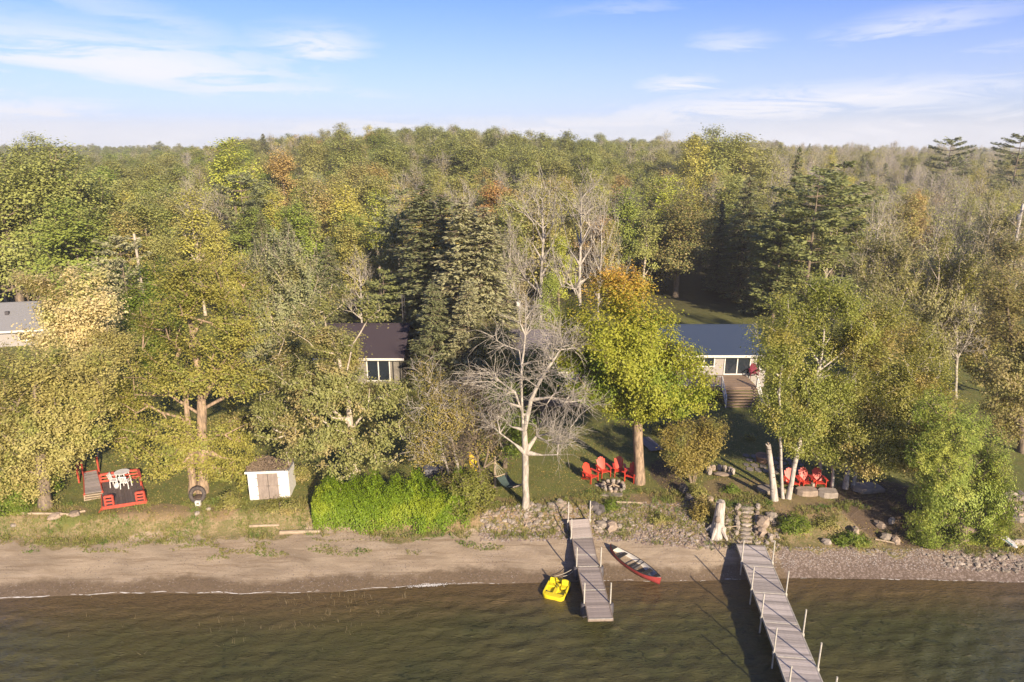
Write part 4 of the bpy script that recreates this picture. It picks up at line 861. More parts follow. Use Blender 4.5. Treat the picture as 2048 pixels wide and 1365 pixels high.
def far_woods():
    kinds = ['broad', 'slim', 'sparse', 'bare', 'spruce']; pts, var, sc_, rz, t1, t2 = [], [], [], [], [], []
    names = [(k, i) for k in kinds for i in range(len(PR[k]))]
    D = Dmax
    while D < 820:
        stp = 6.6 + (D - 160) * .012; x = -.84 * D
        while x < .84 * D:
            yy = D + rnd.uniform(-2.5, 2.5); xx = x + rnd.uniform(-2, 2); px = 1024 + xx / (yy * .961 + 6.3) * F
            k, T = choose(px, D, 0)
            if D > 230 and k in ('bare',) and rnd.random() < .6: k, T = 'sparse', T_BRN
            i = rnd.randrange(len(PR[k])); ht = 15 * rnd.uniform(.75, 1.1) * (1 + .22 * mn.noise(Vector((xx * .03, yy * .03, 1)))) * (1.12 if 700 < px < 1180 and D < 260 else 1.0) * (.86 if px > 1560 or px < 450 else 1) * (1.28 if rnd.random() < .03 and D > 300 else 1)
            s = ht / H0[k]; pts.append((xx, yy, H(xx, yy) - .2)); var.append(names.index((k, i))); sc_.append((s * 1.15, s * 1.15, s)); rz.append((0, 0, rnd.uniform(0, 6.28)))
            m_ = rnd.uniform(.8, 1.2); t1.append(tuple(c * m_ for c in T[0]) + (1,)); t2.append(tuple(c * m_ for c in T[1]) + (1,))
            x += stp * rnd.uniform(.8, 1.2) * (1.2 if D > 400 else 1)
        D += stp * .85
    me = bpy.data.meshes.new('far_woods'); me.from_pydata(pts, [], [])
    for nm, ty, dat, key in (('variant', 'INT', var, 'value'), ('sc', 'FLOAT_VECTOR', sc_, 'vector'), ('rz', 'FLOAT_VECTOR', rz, 'vector'), ('tint', 'FLOAT_COLOR', t1, 'color'), ('tint2', 'FLOAT_COLOR', t2, 'color')):
        a = me.attributes.new(nm, ty, 'POINT'); a.data.foreach_set(key, np.asarray(dat, np.int32 if ty == 'INT' else np.float32).ravel())
    o = link('far_woods', me); setp(o, 'distant autumn woods running to the horizon behind the houses', 'woods', kind='stuff')
    ng = bpy.data.node_groups.new('scatter', 'GeometryNodeTree'); ng.interface.new_socket('Geometry', in_out='INPUT', socket_type='NodeSocketGeometry'); ng.interface.new_socket('Geometry', in_out='OUTPUT', socket_type='NodeSocketGeometry')
    gi = ng.nodes.new('NodeGroupInput'); go = ng.nodes.new('NodeGroupOutput'); L = ng.links
    jn = ng.nodes.new('GeometryNodeJoinGeometry')
    # prototypes are the trees already standing: one trunk + crown pair of each variant
    src = {}
    for ob in list(COL.objects):
        if ob.type == 'MESH' and ob.parent and ob.data.name.split('.')[0].endswith(('_trunk', '_crown')): src.setdefault(ob.data.name, ob)
    for (k, i) in reversed(names):
        tm, cm = PR[k][i]; jj = ng.nodes.new('GeometryNodeJoinGeometry')
        for mm in (tm, cm):
            if mm is None: continue
            ob = src.get(mm.name)
            if ob is None: continue
            oi = ng.nodes.new('GeometryNodeObjectInfo'); oi.transform_space = 'ORIGINAL'; oi.inputs['Object'].default_value = ob; oi.inputs['As Instance'].default_value = False
            L.new(oi.outputs['Geometry'], jj.inputs[0])
        gt = ng.nodes.new('GeometryNodeGeometryToInstance'); L.new(jj.outputs[0], gt.inputs[0]); L.new(gt.outputs[0], jn.inputs[0])
    def attr(n, t):
        q = ng.nodes.new('GeometryNodeInputNamedAttribute'); q.data_type = t; q.inputs['Name'].default_value = n; return q.outputs['Attribute']
    ip = ng.nodes.new('GeometryNodeInstanceOnPoints'); L.new(gi.outputs[0], ip.inputs['Points']); L.new(jn.outputs[0], ip.inputs['Instance']); ip.inputs['Pick Instance'].default_value = True
    L.new(attr('variant', 'INT'), ip.inputs['Instance Index']); L.new(attr('rz', 'FLOAT_VECTOR'), ip.inputs['Rotation']); L.new(attr('sc', 'FLOAT_VECTOR'), ip.inputs['Scale'])
    L.new(ip.outputs[0], go.inputs[0])
    md = o.modifiers.new('scatter', 'NODES'); md.node_group = ng
    print('far woods trees', len(pts), 'variants', names, len(src))
far_woods()
# ------------------------------------------------------------------ materials for built things
M_DECK = simple('dock_board', (.31, .265, .24), (.24, .205, .185), scale=4, stretch=(1, 6, 1), rpi=.28, rough=.8)
M_DECK2 = simple('dock_board_pale', (.43, .385, .36), (.32, .285, .265), scale=4, stretch=(1, 6, 1), rpi=.42, rough=.8)
M_FRAME = simple('grey_timber', (.24, .19, .15), rough=.85)
M_PIPE = simple('galvanised_pipe', (.50, .47, .40), rough=.5, metal=.2, bump=0)
M_DGREY = simple('dark_grey', (.07, .065, .07), rough=.6, bump=.1)
M_RED = simple('red_plastic', (.56, .055, .026), (.48, .045, .022), rough=.45, bump=0)
M_REDW = simple('red_paint', (.42, .07, .04), (.33, .055, .035), rough=.6, scale=5)
M_WHITE = simple('white_paint', (.62, .60, .55), (.52, .50, .45), rough=.6, bump=.1)
M_WPLAS = simple('white_plastic', (.62, .60, .57), rough=.4, bump=0)
M_YEL = simple('yellow_plastic', (.66, .54, .02), (.58, .47, .018), rough=.4, bump=0)
M_CANOE = simple('canoe_red', (.34, .055, .05), (.29, .045, .042), rough=.35, bump=0)
M_CIN = simple('canoe_inside', (.60, .57, .50), (.50, .47, .42), rough=.6, bump=.05)
M_BLACK = simple('black_trim', (.03, .028, .027), rough=.5, bump=0)
M_STONE = [simple('stone_%s' % n, c, c2, rough=.9, scale=3, bump=.6, rpi=.25) for n, c, c2 in (('tan', (.33, .26, .195), (.22, .17, .13)), ('grey', (.29, .245, .195), (.20, .17, .14)), ('pale', (.36, .31, .26), (.26, .22, .18)), ('dark', (.12, .105, .10), (.09, .08, .075)))]
M_ROOFN = simple('navy_shingle', (.030, .048, .088), (.024, .038, .072), scale=14, stretch=(1, 1, 3), rough=.9)
M_ROOFB = simple('brown_shingle', (.042, .030, .038), (.034, .026, .032), scale=14, rough=.9)
M_ROOFG = simple('grey_shingle', (.20, .20, .21), (.16, .16, .17), scale=14, rough=.9)
M_ROOFM = simple('mauve_shingle', (.13, .115, .125), (.10, .09, .10), scale=14, rough=.9)
M_SIDE = simple('siding', (.30, .28, .26), (.26, .24, .22), rough=.8, stretch=(.3, .3, 8))
M_CREAM = simple('cream_siding', (.20, .18, .15), (.16, .145, .12), rough=.8)
M_BROWND = simple('brown_decking', (.25, .18, .125), (.19, .135, .095), scale=3, stretch=(.4, 5, 1), rpi=.15)
M_GLASS = simple('dark_glass', (.02, .026, .034), rough=.08, bump=0, spec=.6)
M_TERRA = simple('terracotta', (.30, .19, .13), (.24, .15, .105), rough=.9)
M_DOOR = simple('weathered_ply', (.25, .205, .17), (.19, .155, .13), scale=3, stretch=(2, 2, .6), rough=.9)
M_DEBR = simple('leaf_litter', (.14, .10, .07), (.08, .055, .04), scale=6, rough=1, bump=1)
M_HAM = simple('teal_fabric', (.055, .085, .075), (.04, .06, .055), rough=.9); M_ROPE = simple('rope', (.42, .38, .31), rough=.9, bump=0)
M_WICK = simple('dark_rubber', (.045, .038, .034), (.08, .065, .055), scale=10, rough=.8)
M_LOG = simple('driftwood', (.38, .30, .21), (.27, .21, .145), scale=4, stretch=(.5, 3, 3), rough=.95)
M_STUMP = simple('bleached_wood', (.48, .43, .37), (.30, .26, .22), scale=2.5, stretch=(2, 2, .7), rough=.95, bump=.8)
M_PATIO = simple('flagstone', (.20, .175, .155), (.15, .13, .115), scale=3, rough=.95, rpi=.2)
M_TEAL = simple('teal_plastic', (.03, .22, .24), bump=0)
M_BURG = simple('burgundy', (.16, .012, .03), bump=0)
M_ORNG = simple('orange_flower', (.6, .14, .02), bump=0)

# ------------------------------------------------------------------ docks
def add_post(root, x, y, top, bot, r=.038, mat=M_PIPE, sleeve=None):
    MB().tube([(x, y, bot), (x, y, top)], r, 8).build('post', mat, root)
def dock(name, label, cat, pts, width, pitch, mat, posts, frame_mat, post_h, legs_sleeve=()):
    """pts: centre line of the deck surface; posts: (side, px, py) of the post's foot at deck level"""
    root = empty(name, (pts[0].x, pts[0].y, 0), 0, label, cat); o = Vector((pts[0].x, pts[0].y, 0))
    pm = None
    for a, b in zip(pts[:-1], pts[1:]):
        d = b - a; L = d.length; u = d.normalized(); side = Vector((u.y, -u.x, 0)).normalized(); up = side.cross(u)
        M = Matrix((side, u, up)).transposed(); n = max(1, round(L / pitch)); pw = L / n
        if pm is None:
            mb = MB(); mb.box((0, 0, -.0175), (width, pitch * .93, .035)); pm = mb.mesh('plank', mat)
        for k in range(n):
            p = a + u * (k + .5) * pw - o
            q = link('plank', pm, root, p + up * rnd.uniform(-.003, .004)); q.rotation_euler = (M.to_4x4() @ Matrix.Rotation(rnd.uniform(-.004, .004), 4, 'Z')).to_euler(); q.scale = (rnd.uniform(.992, 1.0), pw / pitch, 1)
        for s in (-1, 1):
            mb = MB(); c1 = a - o + side * s * (width / 2 + .025) - up * .075 + u * .012; c2 = b - o + side * s * (width / 2 + .025) - up * .075 - u * .012
            mb.bar(c1, c2, .045, .17); mb.build('stringer', frame_mat, root)
        mb = MB(); c = b - o - up * .09 - u * .03; mb.bar(c - side * (width / 2 - .01), c + side * (width / 2 - .01), .05, .12); mb.build('crossbeam', frame_mat, root)
        mb = MB(); c = b - o + up * .006; mb.bar(c - side * width / 2, c + side * width / 2, .05, .018); mb.build('joint_strip', M_PIPE, root)
    for (s, px, py) in posts:
        z = pts[-1].z; g = G(px, py, z); best = None
        for a, b in zip(pts[:-1], pts[1:]):
            d = b - a; t = ((g.x - a.x) * d.x + (g.y - a.y) * d.y) / (d.x ** 2 + d.y ** 2); t = min(1, max(0, t)); q = a + d * t
            e = (q.x - g.x) ** 2 + (q.y - g.y) ** 2
            if best is None or e < best[0]: best = (e, q, d)
        q, d = best[1], best[2]; side = Vector((d.y, -d.x, 0)).normalized(); p = q + side * s * (width / 2 + .085) - o
        add_post(root, p.x, p.y, q.z + post_h, H(p.x + o.x, p.y + o.y) - .1)
        mb = MB(); mb.box((p.x, p.y, q.z - .08), (.11, .11, .16)); mb.build('bracket', M_PIPE, root)
        if (s, px, py) in legs_sleeve:
            mb = MB(); mb.lathe((p.x, p.y, q.z - .72), [(.0, 0), (.17, 0), (.19, .3), (.17, .72), (0, .72)], 10); mb.build('bumper', M_DGREY, root, smooth=True)
    return root
lp = [(-1, 1172, 1195), (1, 1221, 1190)]
LD = [G(1158, 1039, 1.42), G(1165, 1076, .85), G(1171, 1110, .82), G(1177, 1133, .80), G(1188, 1180, .80), G(1201.5, 1238, .80)]
pl = [(-1, 1139, 1036), (1, 1177, 1032), (1, 1185, 1075), (-1, 1157, 1134), (1, 1199, 1132), (-1, 1174, 1208), (1, 1221, 1206)]
dock('dock', 'short grey plank dock between the yellow pedal boat and the red canoe', 'dock', LD, 1.15, .145, M_DECK, pl, M_FRAME, 1.2, legs_sleeve=pl[3:])
j0 = G(1501, 1090, .95); j1 = G(1609, 1365, .92); dd = (j1 - j0); RD = [j0 + dd * t for t in (0, .2, .42, .64, .86, 1.08, 1.30, 1.5)]
pr_ = [(-1, 1494, 1122), (1, 1547, 1128), (-1, 1514, 1184), (1, 1571, 1184), (-1, 1535, 1262), (1, 1597, 1240), (-1, 1557, 1330), (1, 1621, 1310), (-1, 1585, 1400), (1, 1652, 1390)]
dock('dock', 'long weathered plank dock with tall side poles, running off the bottom right', 'dock', RD, 1.5, .155, M_DECK2, pr_, M_PIPE, 1.3)

# ------------------------------------------------------------------ canoe
def canoe():
    a = G(1222, 1100, .42); b = G(1318, 1160, .30); L = (b - a).length + .1; c = (a + b) / 2
    az = math.atan2(b.y - a.y, b.x - a.x); root = empty('canoe', (c.x, c.y, 0), az, 'red canoe with pale inside and dark seats, half beached on the sand', 'canoe')
    sl_ = (.20 - .02) / L; z0 = .02
    def outline(t, inset=0):
        w = .49 * (max(0, 1 - abs(t) ** 2.3)) ** .85; return max(w - inset, .0)
    N_ = 26; prof = [(1.0, 1.0), (.98, .6), (.86, .25), (.5, .04), (0, 0)]
    def hull(sc, zoff, name, mat, flip):
        mb = MB(); vs = []; fs = []; rows = len(prof) * 2 - 1
        for i in range(N_ + 1):
            t = -1 + 2 * i / N_; w = outline(t) * sc + .008; top = .36 + .16 * abs(t) ** 4; x = t * L / 2 * (1 - (1 - sc) * .4)
            sec = [(-w * p, z) for p, z in prof] + [(w * p, z) for p, z in reversed(prof[:-1])]
            for (yy, zz) in sec:
                rk = .07 * abs(t) ** 6 * zz
                vs.append((x + math.copysign(rk, t), yy, zoff + zz * (top - zoff) + .02 * abs(t) ** 3 - x * 0))
        for i in range(N_):
            for j in range(rows - 1):
                f = (i * rows + j, (i + 1) * rows + j, (i + 1) * rows + j + 1, i * rows + j + 1); fs.append(f if not flip else f[::-1])
        mb.poly(vs, fs); return mb.build(name, mat, root, smooth=True)
    hull(1, 0, 'hull', M_CANOE, False); hull(.94, .03, 'liner', M_CIN, True)
    for s in (-1, 1):
        pts = []
        for i in range(N_ + 1):
            t = -1 + 2 * i / N_; pts.append((t * L / 2, s * (outline(t) + .004), .365 + .16 * abs(t) ** 4 + .02 * abs(t) ** 3))
        MB().tube(pts, .019, 5).build('gunwale', M_BLACK, root)
    for t, wd in ((-.52, .24), (.50, .24)):
        MB().box((t * L / 2, 0, .30), (wd, outline(t) * 1.9, .035)).build('seat', M_BLACK, root, bevel=.01)
    for t in (.0, .15): MB().box((t * L / 2, 0, .345), (.06, outline(t) * 1.96, .025)).build('thwart', M_BLACK, root)
    MB().box((.02 * L / 2, 0, .10), (.32, .6, .10)).build('pack', M_DGREY, root, bevel=.03)
    for s in (-1, 1):
        mb = MB(); xs_ = [s * L / 2 * q for q in (.80, .88, .95, .99)]
        mb.poly([(x, sg * outline(x / (L / 2)) * .96, .375 + .16 * (abs(x) / (L / 2)) ** 4 + .02) for x in xs_ for sg in (-1, 1)], [(0, 2, 3, 1), (2, 4, 5, 3), (4, 6, 7, 5)]); mb.build('end_deck', M_BLACK, root)
    root.rotation_euler = Matrix.Rotation(az, 3, 'Z').to_euler(); root.location.z = .12
    q = Matrix.Rotation(az, 3, 'Z') @ Matrix.Rotation(math.asin(.24 / L), 3, 'Y'); root.rotation_euler = q.to_euler()
canoe()

# ------------------------------------------------------------------ pedal boat
def pedal():
    a = (G(1082, 1190, .25) + G(1127, 1197, .25)) / 2; b = (G(1145, 1161, .25) + G(1100, 1154, .25)) / 2; L = (b - a).length * 1.02; Wd = 1.22; c = (a + b) / 2
    az = math.atan2(b.y - a.y, b.x - a.x); root = empty('pedal_boat', (c.x, c.y, -.03), az, 'bright yellow two seat pedal boat floating left of the short dock', 'pedal boat')
    def rr(w, l, r, z, n=5):
        out = []
        for cx, cy, a0 in ((l / 2 - r, w / 2 - r, 0), (-l / 2 + r, w / 2 - r, 90), (-l / 2 + r, -w / 2 + r, 180), (l / 2 - r, -w / 2 + r, 270)):
            for k in range(n): t = R(a0 + 90 * k / (n - 1)); out.append((cx + r * math.cos(t), cy + r * math.sin(t), z))
        return out
    def loft(rings, cap):
        mb = MB(); n = len(rings[0]); vs = sum(rings, []); fs = []
        for i in range(len(rings) - 1):
            for k in range(n): k2 = (k + 1) % n; fs.append((i * n + k, i * n + k2, (i + 1) * n + k2, (i + 1) * n + k))
        if cap: fs.append(tuple((len(rings) - 1) * n + k for k in range(n)))
        return mb.poly(vs, fs)
    loft([rr(Wd * .86, L * .9, .25, -.12), rr(Wd * .96, L * .97, .28, .06), rr(Wd, L, .3, .20), rr(Wd * 1.0, L * 1.0, .3, .27), rr(Wd * .96, L * .97, .28, .29), rr(Wd * .86, L * .93, .22, .285), rr(Wd * .83, L * .90, .2, .14)], True).build('hull', M_YEL, root, smooth=False)
    mb = MB(); mb.box((-.02 * L, 0, .20), (L * .62, .26, .13), taper=.85); mb.box((-L * .36, 0, .235), (L * .18, Wd * .82, .06)); mb.build('console', M_YEL, root, bevel=.03)
    for s in (-1, 1):
        mb = MB(); mb.box((L * .14, s * .33, .20), (.34, .36, .10)); mb.box((L * .14 + .2, s * .33, .36), (.10, .36, .30), rot=Matrix.Rotation(R(15), 3, 'Y')); mb.build('seat', M_YEL, root, bevel=.035)
        mb = MB(); mb.box((-L * .24, s * .36, .150), (.22, .26, .02)); mb.build('footwell', M_BLACK, root)
        mb = MB(); mb.tube([(-L * .22, s * .24, .2), (-L * .22, s * .46, .2)], .02, 6); mb.box((-L * .22, s * .46, .22), (.1, .05, .04)); mb.build('pedal', M_DGREY, root)
    mb = MB(); mb.box((L * .40, 0, .26), (L * .12, Wd * .8, .06)); mb.build('rear_shelf', M_YEL, root, bevel=.02)
    MB().tube([(0, 0, .25), (0.05, 0, .42)], .02, 6).build('rudder_lever', M_BLACK, root)
pedal()
def rope(label, a, b, sagv=.12, r=.014):
    pts = [a.lerp(b, t / 8) - Vector((0, 0, sagv * math.sin(math.pi * t / 8))) for t in range(9)]
    c = pts[0].copy(); o = MB().tube([p - c for p in pts], r, 5).build('rope', M_ROPE); o.location = c; setp(o, label, 'rope', 'mooring ropes of the pedal boat')
ra_ = G(1157, 1130, .75)
rope('pale rope from the dock to the left corner of the pedal boat', ra_, G(1109, 1153, .26)); rope('pale rope from the dock to the right corner of the pedal boat', ra_, G(1126, 1153, .26), .18)

# ------------------------------------------------------------------ chairs
def adirondack(mat):
    root = empty('garden_chair', (0, 0, 0), 0)
    tilt = R(24); S = 1.12
    def V(x, y, z): return (x * S, y * S, z * S)
    # front is -Y
    mb = MB(); M = Matrix.Rotation(-tilt, 3, 'X')
    for k in range(5):
        x = (k - 2) * .108; h = .80 - .035 * (k - 2) ** 2
        b0 = Vector((x * .82, .20, .26)); b1 = Vector((x * 1.05, .20 + h * math.sin(tilt), .26 + h * math.cos(tilt)))
        mb.bar(V(*b0), V(*b1), .10 * S, .02 * S, up=(0, 1, .3))
    mb.build('backrest', mat, root)
    mb = MB()
    for k in range(5): y = -.30 + k * .115; mb.box(V(0, y, .37 - (k) * .022), (.52 * S, .10 * S, .02 * S))
    mb.build('seat', mat, root)
    for s in (-1, 1):
        MB().bar(V(s * .33, -.36, .575), V(s * .33, .36, .575), .13 * S, .022 * S).build('arm', mat, root)
        MB().bar(V(s * .29, -.30, 0), V(s * .29, -.30, .565), .03 * S, .10 * S, up=(0, 1, 0)).build('leg', mat, root)
        MB().bar(V(s * .265, -.33, .34), V(s * .265, .52, .03), .10 * S, .025 * S, up=(1, 0, 0)).build('rear_leg', mat, root)
        MB().bar(V(s * .31, .30, .26), V(s * .33, .33, .565), .03 * S, .06 * S).build('arm_support', mat, root)
    MB().bar(V(-.33, .36, .50), V(.33, .36, .50), .02 * S, .08 * S).build('back_rail', mat, root)
    return root
chA = adirondack(M_RED); bpy.context.view_layer.update()
def children_of(o): return [x for x in COL.objects if x.parent == o]
def cp(o, **kw):
    c = o.copy(); COL.objects.link(c)
    for ch in children_of(o): d = ch.copy(); COL.objects.link(d); d.parent = c
    return c
fp = GG(1226, 976)     # middle of the fire ring
CH = [((1181, 962), 38, 'red garden chair at the left end of the four round the fire ring'), ((1207, 951), 20, 'second red garden chair from the left at the fire ring'), ((1238, 950), -3, 'third red garden chair from the left, facing the fire ring squarely'), ((1262, 961), -30, 'red garden chair nearest the maple trunk, turned to the fire ring'),
      ((1582, 975), 6, 'red garden chair half hidden by the birch stem'), ((1610, 974), 4, 'middle red garden chair of the row behind the stone slabs'), ((1636, 974), -2, 'rightmost red garden chair of the row, beside the shaded birch')]
for i, (q, rz, lb) in enumerate(CH):
    c = chA if i == 0 else cp(chA); p = GG(*q); c.location = p + Vector((0, 0, .0)); c.rotation_euler = (0, 0, R(rz)); setp(c, lb, 'chair', 'red garden chairs by the fire ring' if i < 4 else 'red garden chairs behind the stone slabs')

# ------------------------------------------------------------------ stones
ROCKM = []
for s in range(10):
    mb = MB(); mb.rock((0, 0, 0), (1, 1, 1), seed=50 + s); ROCKM.append([mb.mesh('rock', M_STONE[k]) for k in range(4)])
def rock(parent, p, d, k=None, name='rock', rz=None, tilt=.25):
    k = k if k is not None else rnd.choice((0, 0, 1, 1, 2))
    o = link(name, ROCKM[rnd.randrange(10)][k], parent, p); o.scale = d; o.rotation_euler = (rnd.uniform(-tilt, tilt), rnd.uniform(-tilt, tilt), rnd.uniform(0, 6.28) if rz is None else rz); return o
def rock_thing(px, py, d, label, k=1, cat='boulder', rz=None, group=None):
    p = GG(px, py); o = rock(None, p + Vector((0, 0, d[2] * .28)), d, k, 'boulder', rz, .12); setp(o, label, cat, group); return o
# fire ring
fr = empty('fire_pit', fp, 0, 'ring of pale fieldstones round the ashes in front of the four red chairs', 'fire pit')
for row, n, rr_, zz in ((0, 13, .62, .10), (1, 11, .58, .24)):
    for k in range(n):
        a = 6.283 * k / n + row * .3 + rnd.uniform(-.08, .08)
        if row and rnd.random() < .25: continue
        rock(fr, Vector((rr_ * math.cos(a) * 1.15, rr_ * math.sin(a), zz)), (.24 * rnd.uniform(.8, 1.2), .27 * rnd.uniform(.8, 1.1), .19), rnd.choice((2, 2, 1, 0)), 'stone', a)
mb = MB(); mb.lathe((0, 0, .05), [(.62, 0), (.3, .05), (0, .06)], 12); mb.build('ashes', M_DEBR, fr)
for k in range(5): a = k * 1.2; MB().bar((.4 * math.cos(a), .4 * math.sin(a), .1), (-.1 * math.cos(a), -.1 * math.sin(a), .3), .06).build('firewood', M_LOG, fr)
def slab(px, py, w, d, h, label, mat, rz=0, name='stone_slab', cat='stone slab', group=None, seed=0):
    p = GG(px, py); rg_ = random.Random(seed + int(px)); n = 9; mb = MB(); top = []; bot = []
    for k in range(n):
        a = 6.283 * k / n; e = .5 / max(abs(math.cos(a)), abs(math.sin(a))) ** .75; q = rg_.uniform(.88, 1.06); x = math.cos(a) * w * e * q; y = math.sin(a) * d * e * q
        top.append((x * .95, y * .95, h)); bot.append((x, y, -.06))
    mid = [(x * 1.05, y * 1.05, h * .75) for x, y, z in top]
    mb.poly(bot + mid + top, [tuple(range(2 * n, 3 * n))] + [(k, (k + 1) % n, n + (k + 1) % n, n + k) for k in range(n)] + [(n + k, n + (k + 1) % n, 2 * n + (k + 1) % n, 2 * n + k) for k in range(n)])
    o = mb.build(name, mat, None); o.location = p; o.rotation_euler = (0, 0, rz)
    return setp(o, label, cat, group)
slab(1611, 988, 1.35, .75, .36, 'thick tan stone slab in front of the middle red chair', M_STONE[0], .04, group='stone slabs in front of the red chairs')
slab(1654, 991, 1.30, .80, .34, 'pale flat stone slab in front of the rightmost red chair', M_STONE[2], -.06, group='stone slabs in front of the red chairs')
slab(1531, 982, 1.2, .9, .22, 'grey stone slab behind the birch snag', M_STONE[1], .3, group='stone slabs in front of the red chairs')
slab(1731, 978, 2.0, 1.3, .22, 'wide grey stone slab under the drooping birch leaves', M_STONE[1], .1, group='stone slabs in front of the red chairs')
slab(1562, 985, .5, .4, .25, 'small tan stone between the birch stems', M_STONE[0], .1); slab(1624, 981, .22, .22, .5, 'small upright tan post stone between the two slabs', M_STONE[0], .1)
slab(1205, 971, 1.0, .45, .06, 'flat grey paving stone left of the fire ring', M_STONE[2], .05); slab(1224, 990, 1.5, .5, .05, 'long flat paving stone below the fire ring', M_STONE[1], .0)
# curved stone bench
sb = empty('stone_bench', GG(1441, 950), R(-8), 'low curved bench built of tan stones on the lawn', 'stone bench')
for k in range(8):
    a = R(200 - k * 27); rock(sb, Vector((.82 * math.cos(a), .50 * math.sin(a) + .1, .22)), (.40, .34, .46), rnd.choice((0, 2)), 'stone', a + 1.57, .05)
o = link('seat_stone', ROCKM[3][0], sb, Vector((.08, -.22, .18))); o.scale = (1.35, .5, .2)
# planter and flagstones
pt = empty('planter', GG(1525, 925), 0, 'round terracotta fire bowl planter on the flagstone patio', 'planter')
MB().lathe((0, 0, 0), [(.28, 0), (.42, .1), (.46, .42), (.52, .46), (.52, .54), (.45, .54), (.43, .45), (.36, .40), (0, .38)], 18).build('pot', M_TERRA, pt, smooth=True)
MB().lathe((0, 0, .36), [(.42, 0), (.0, .03)], 12).build('soil', M_DEBR, pt)
pa = empty('flagstone_patio', GG(1545, 920), 0, 'irregular flagstone patio round the terracotta planter', 'patio'); c0 = GG(1545, 920)
for (px, py) in [(1492 + 17 * i + 7 * (j % 2), 912 + 9 * j + 1.6 * i) for i in range(7) for j in range(4)]:
    p = GG(px, py); w = rnd.uniform(.42, .62); mb = MB(); n = 7; ring = [(math.cos(6.283 * k / n) * w * .5 * rnd.uniform(.85, 1.1), math.sin(6.283 * k / n) * w * .62 * rnd.uniform(.85, 1.1)) for k in range(n)]
    mb.poly([(x, y, -.1) for x, y in ring] + [(x * .97, y * .97, .04) for x, y in ring], [tuple(range(n, 2 * n))] + [(k, (k + 1) % n, n + (k + 1) % n, n + k) for k in range(n)])
    o = mb.build('flagstone', M_PATIO, pa); o.location = p - c0
# stone steps down the bank
B = GG(1492, 1085); stp_ = empty('stone_steps', B, 0, 'rough stone steps climbing the bank beside the long dock', 'steps')
ptop = GG(1494, 1018)
for k in range(9):
    t = k / 8; p = B.lerp(ptop, t); p.z = max(H(p.x, p.y), B.z + (ptop.z - B.z) * t * .9); o = rock(stp_, p - B + Vector((rnd.uniform(-.05, .05), 0, .06)), (.85 + rnd.uniform(-.12, .1), .36, .16), rnd.choice((0, 1, 2)), 'step', rnd.uniform(-.1, .1), .05)
for k in range(7):
    for s in (-1, 1):
        t = k / 7 + .25; t = min(t, 1.05); p = B.lerp(ptop, t); p.z = H(p.x, p.y); rock(stp_, p - B + Vector((s * rnd.uniform(.52, .66), 0, .12)), (.32, .32, .30), rnd.choice((0, 1, 2)), 'side_stone')
# rock bank (rip-rap): every stone its own object
def riprap(name, label, regions, cat='rock bank'):
    c = GG(*regions[0][0][0]); root = empty(name, c, 0, label, cat); k = 0
    for (poly, n, s0, s1, ks) in regions:
        (xa, ya), (xb, yb), h0, h1 = poly if len(poly) == 4 else (*poly, 20, 20)
        for i in range(n):
            u = rnd.random(); w = rnd.random(); px = xa + (xb - xa) * u; py = ya + (yb - ya) * u - (h0 + (h1 - h0) * u) * w
            s = (s0 + (s1 - s0) * rnd.random() ** 2.2) * .76; p = GG(px, py); rock(root, p - c + Vector((0, 0, s * .06)), (s * rnd.uniform(.9, 1.5), s * rnd.uniform(.7, 1), s * rnd.uniform(.35, .6)), rnd.choice(ks), 'rock'); k += 1
    return root
def reg(xa, ya, xb, yb, h0, h1, n, s0, s1, ks): return (((xa, ya), (xb, yb), h0, h1), n, s0, s1, ks)
riprap('rock_bank', 'bank of loose tan fieldstones left of the short dock', [reg(962, 1066, 1060, 1064, 14, 28, 80, .22, .55, (0, 0, 2, 1)), reg(1050, 1066, 1140, 1058, 26, 44, 110, .22, .62, (0, 0, 1, 2)), reg(1100, 1040, 1136, 1030, 16, 20, 14, .5, .9, (0, 1))])
riprap('rock_bank', 'bank of scattered fieldstones and weeds between the two docks', [reg(1182, 1066, 1260, 1070, 40, 20, 34, .2, .5, (0, 2, 1)), reg(1240, 1072, 1400, 1096, 26, 40, 120, .14, .38, (0, 2, 1)), reg(1400, 1098, 1480, 1088, 34, 60, 85, .18, .42, (0, 2, 1, 2)), reg(1505, 1088, 1560, 1092, 60, 40, 48, .2, .5, (0, 2, 1))])
riprap('rock_pile', 'pile of grey boulders at the right edge behind the cedar', [reg(1998, 1030, 2060, 1060, 50, 70, 40, .5, 1.1, (1, 3, 1, 0))], 'rock pile')
riprap('rock_bank', 'scatter of broken grey stones at the waterline below the cedar', [reg(1880, 1136, 2060, 1150, 24, 40, 120, .14, .5, (1, 2, 1)), reg(1700, 1108, 1880, 1124, 16, 20, 30, .12, .3, (1, 2))])
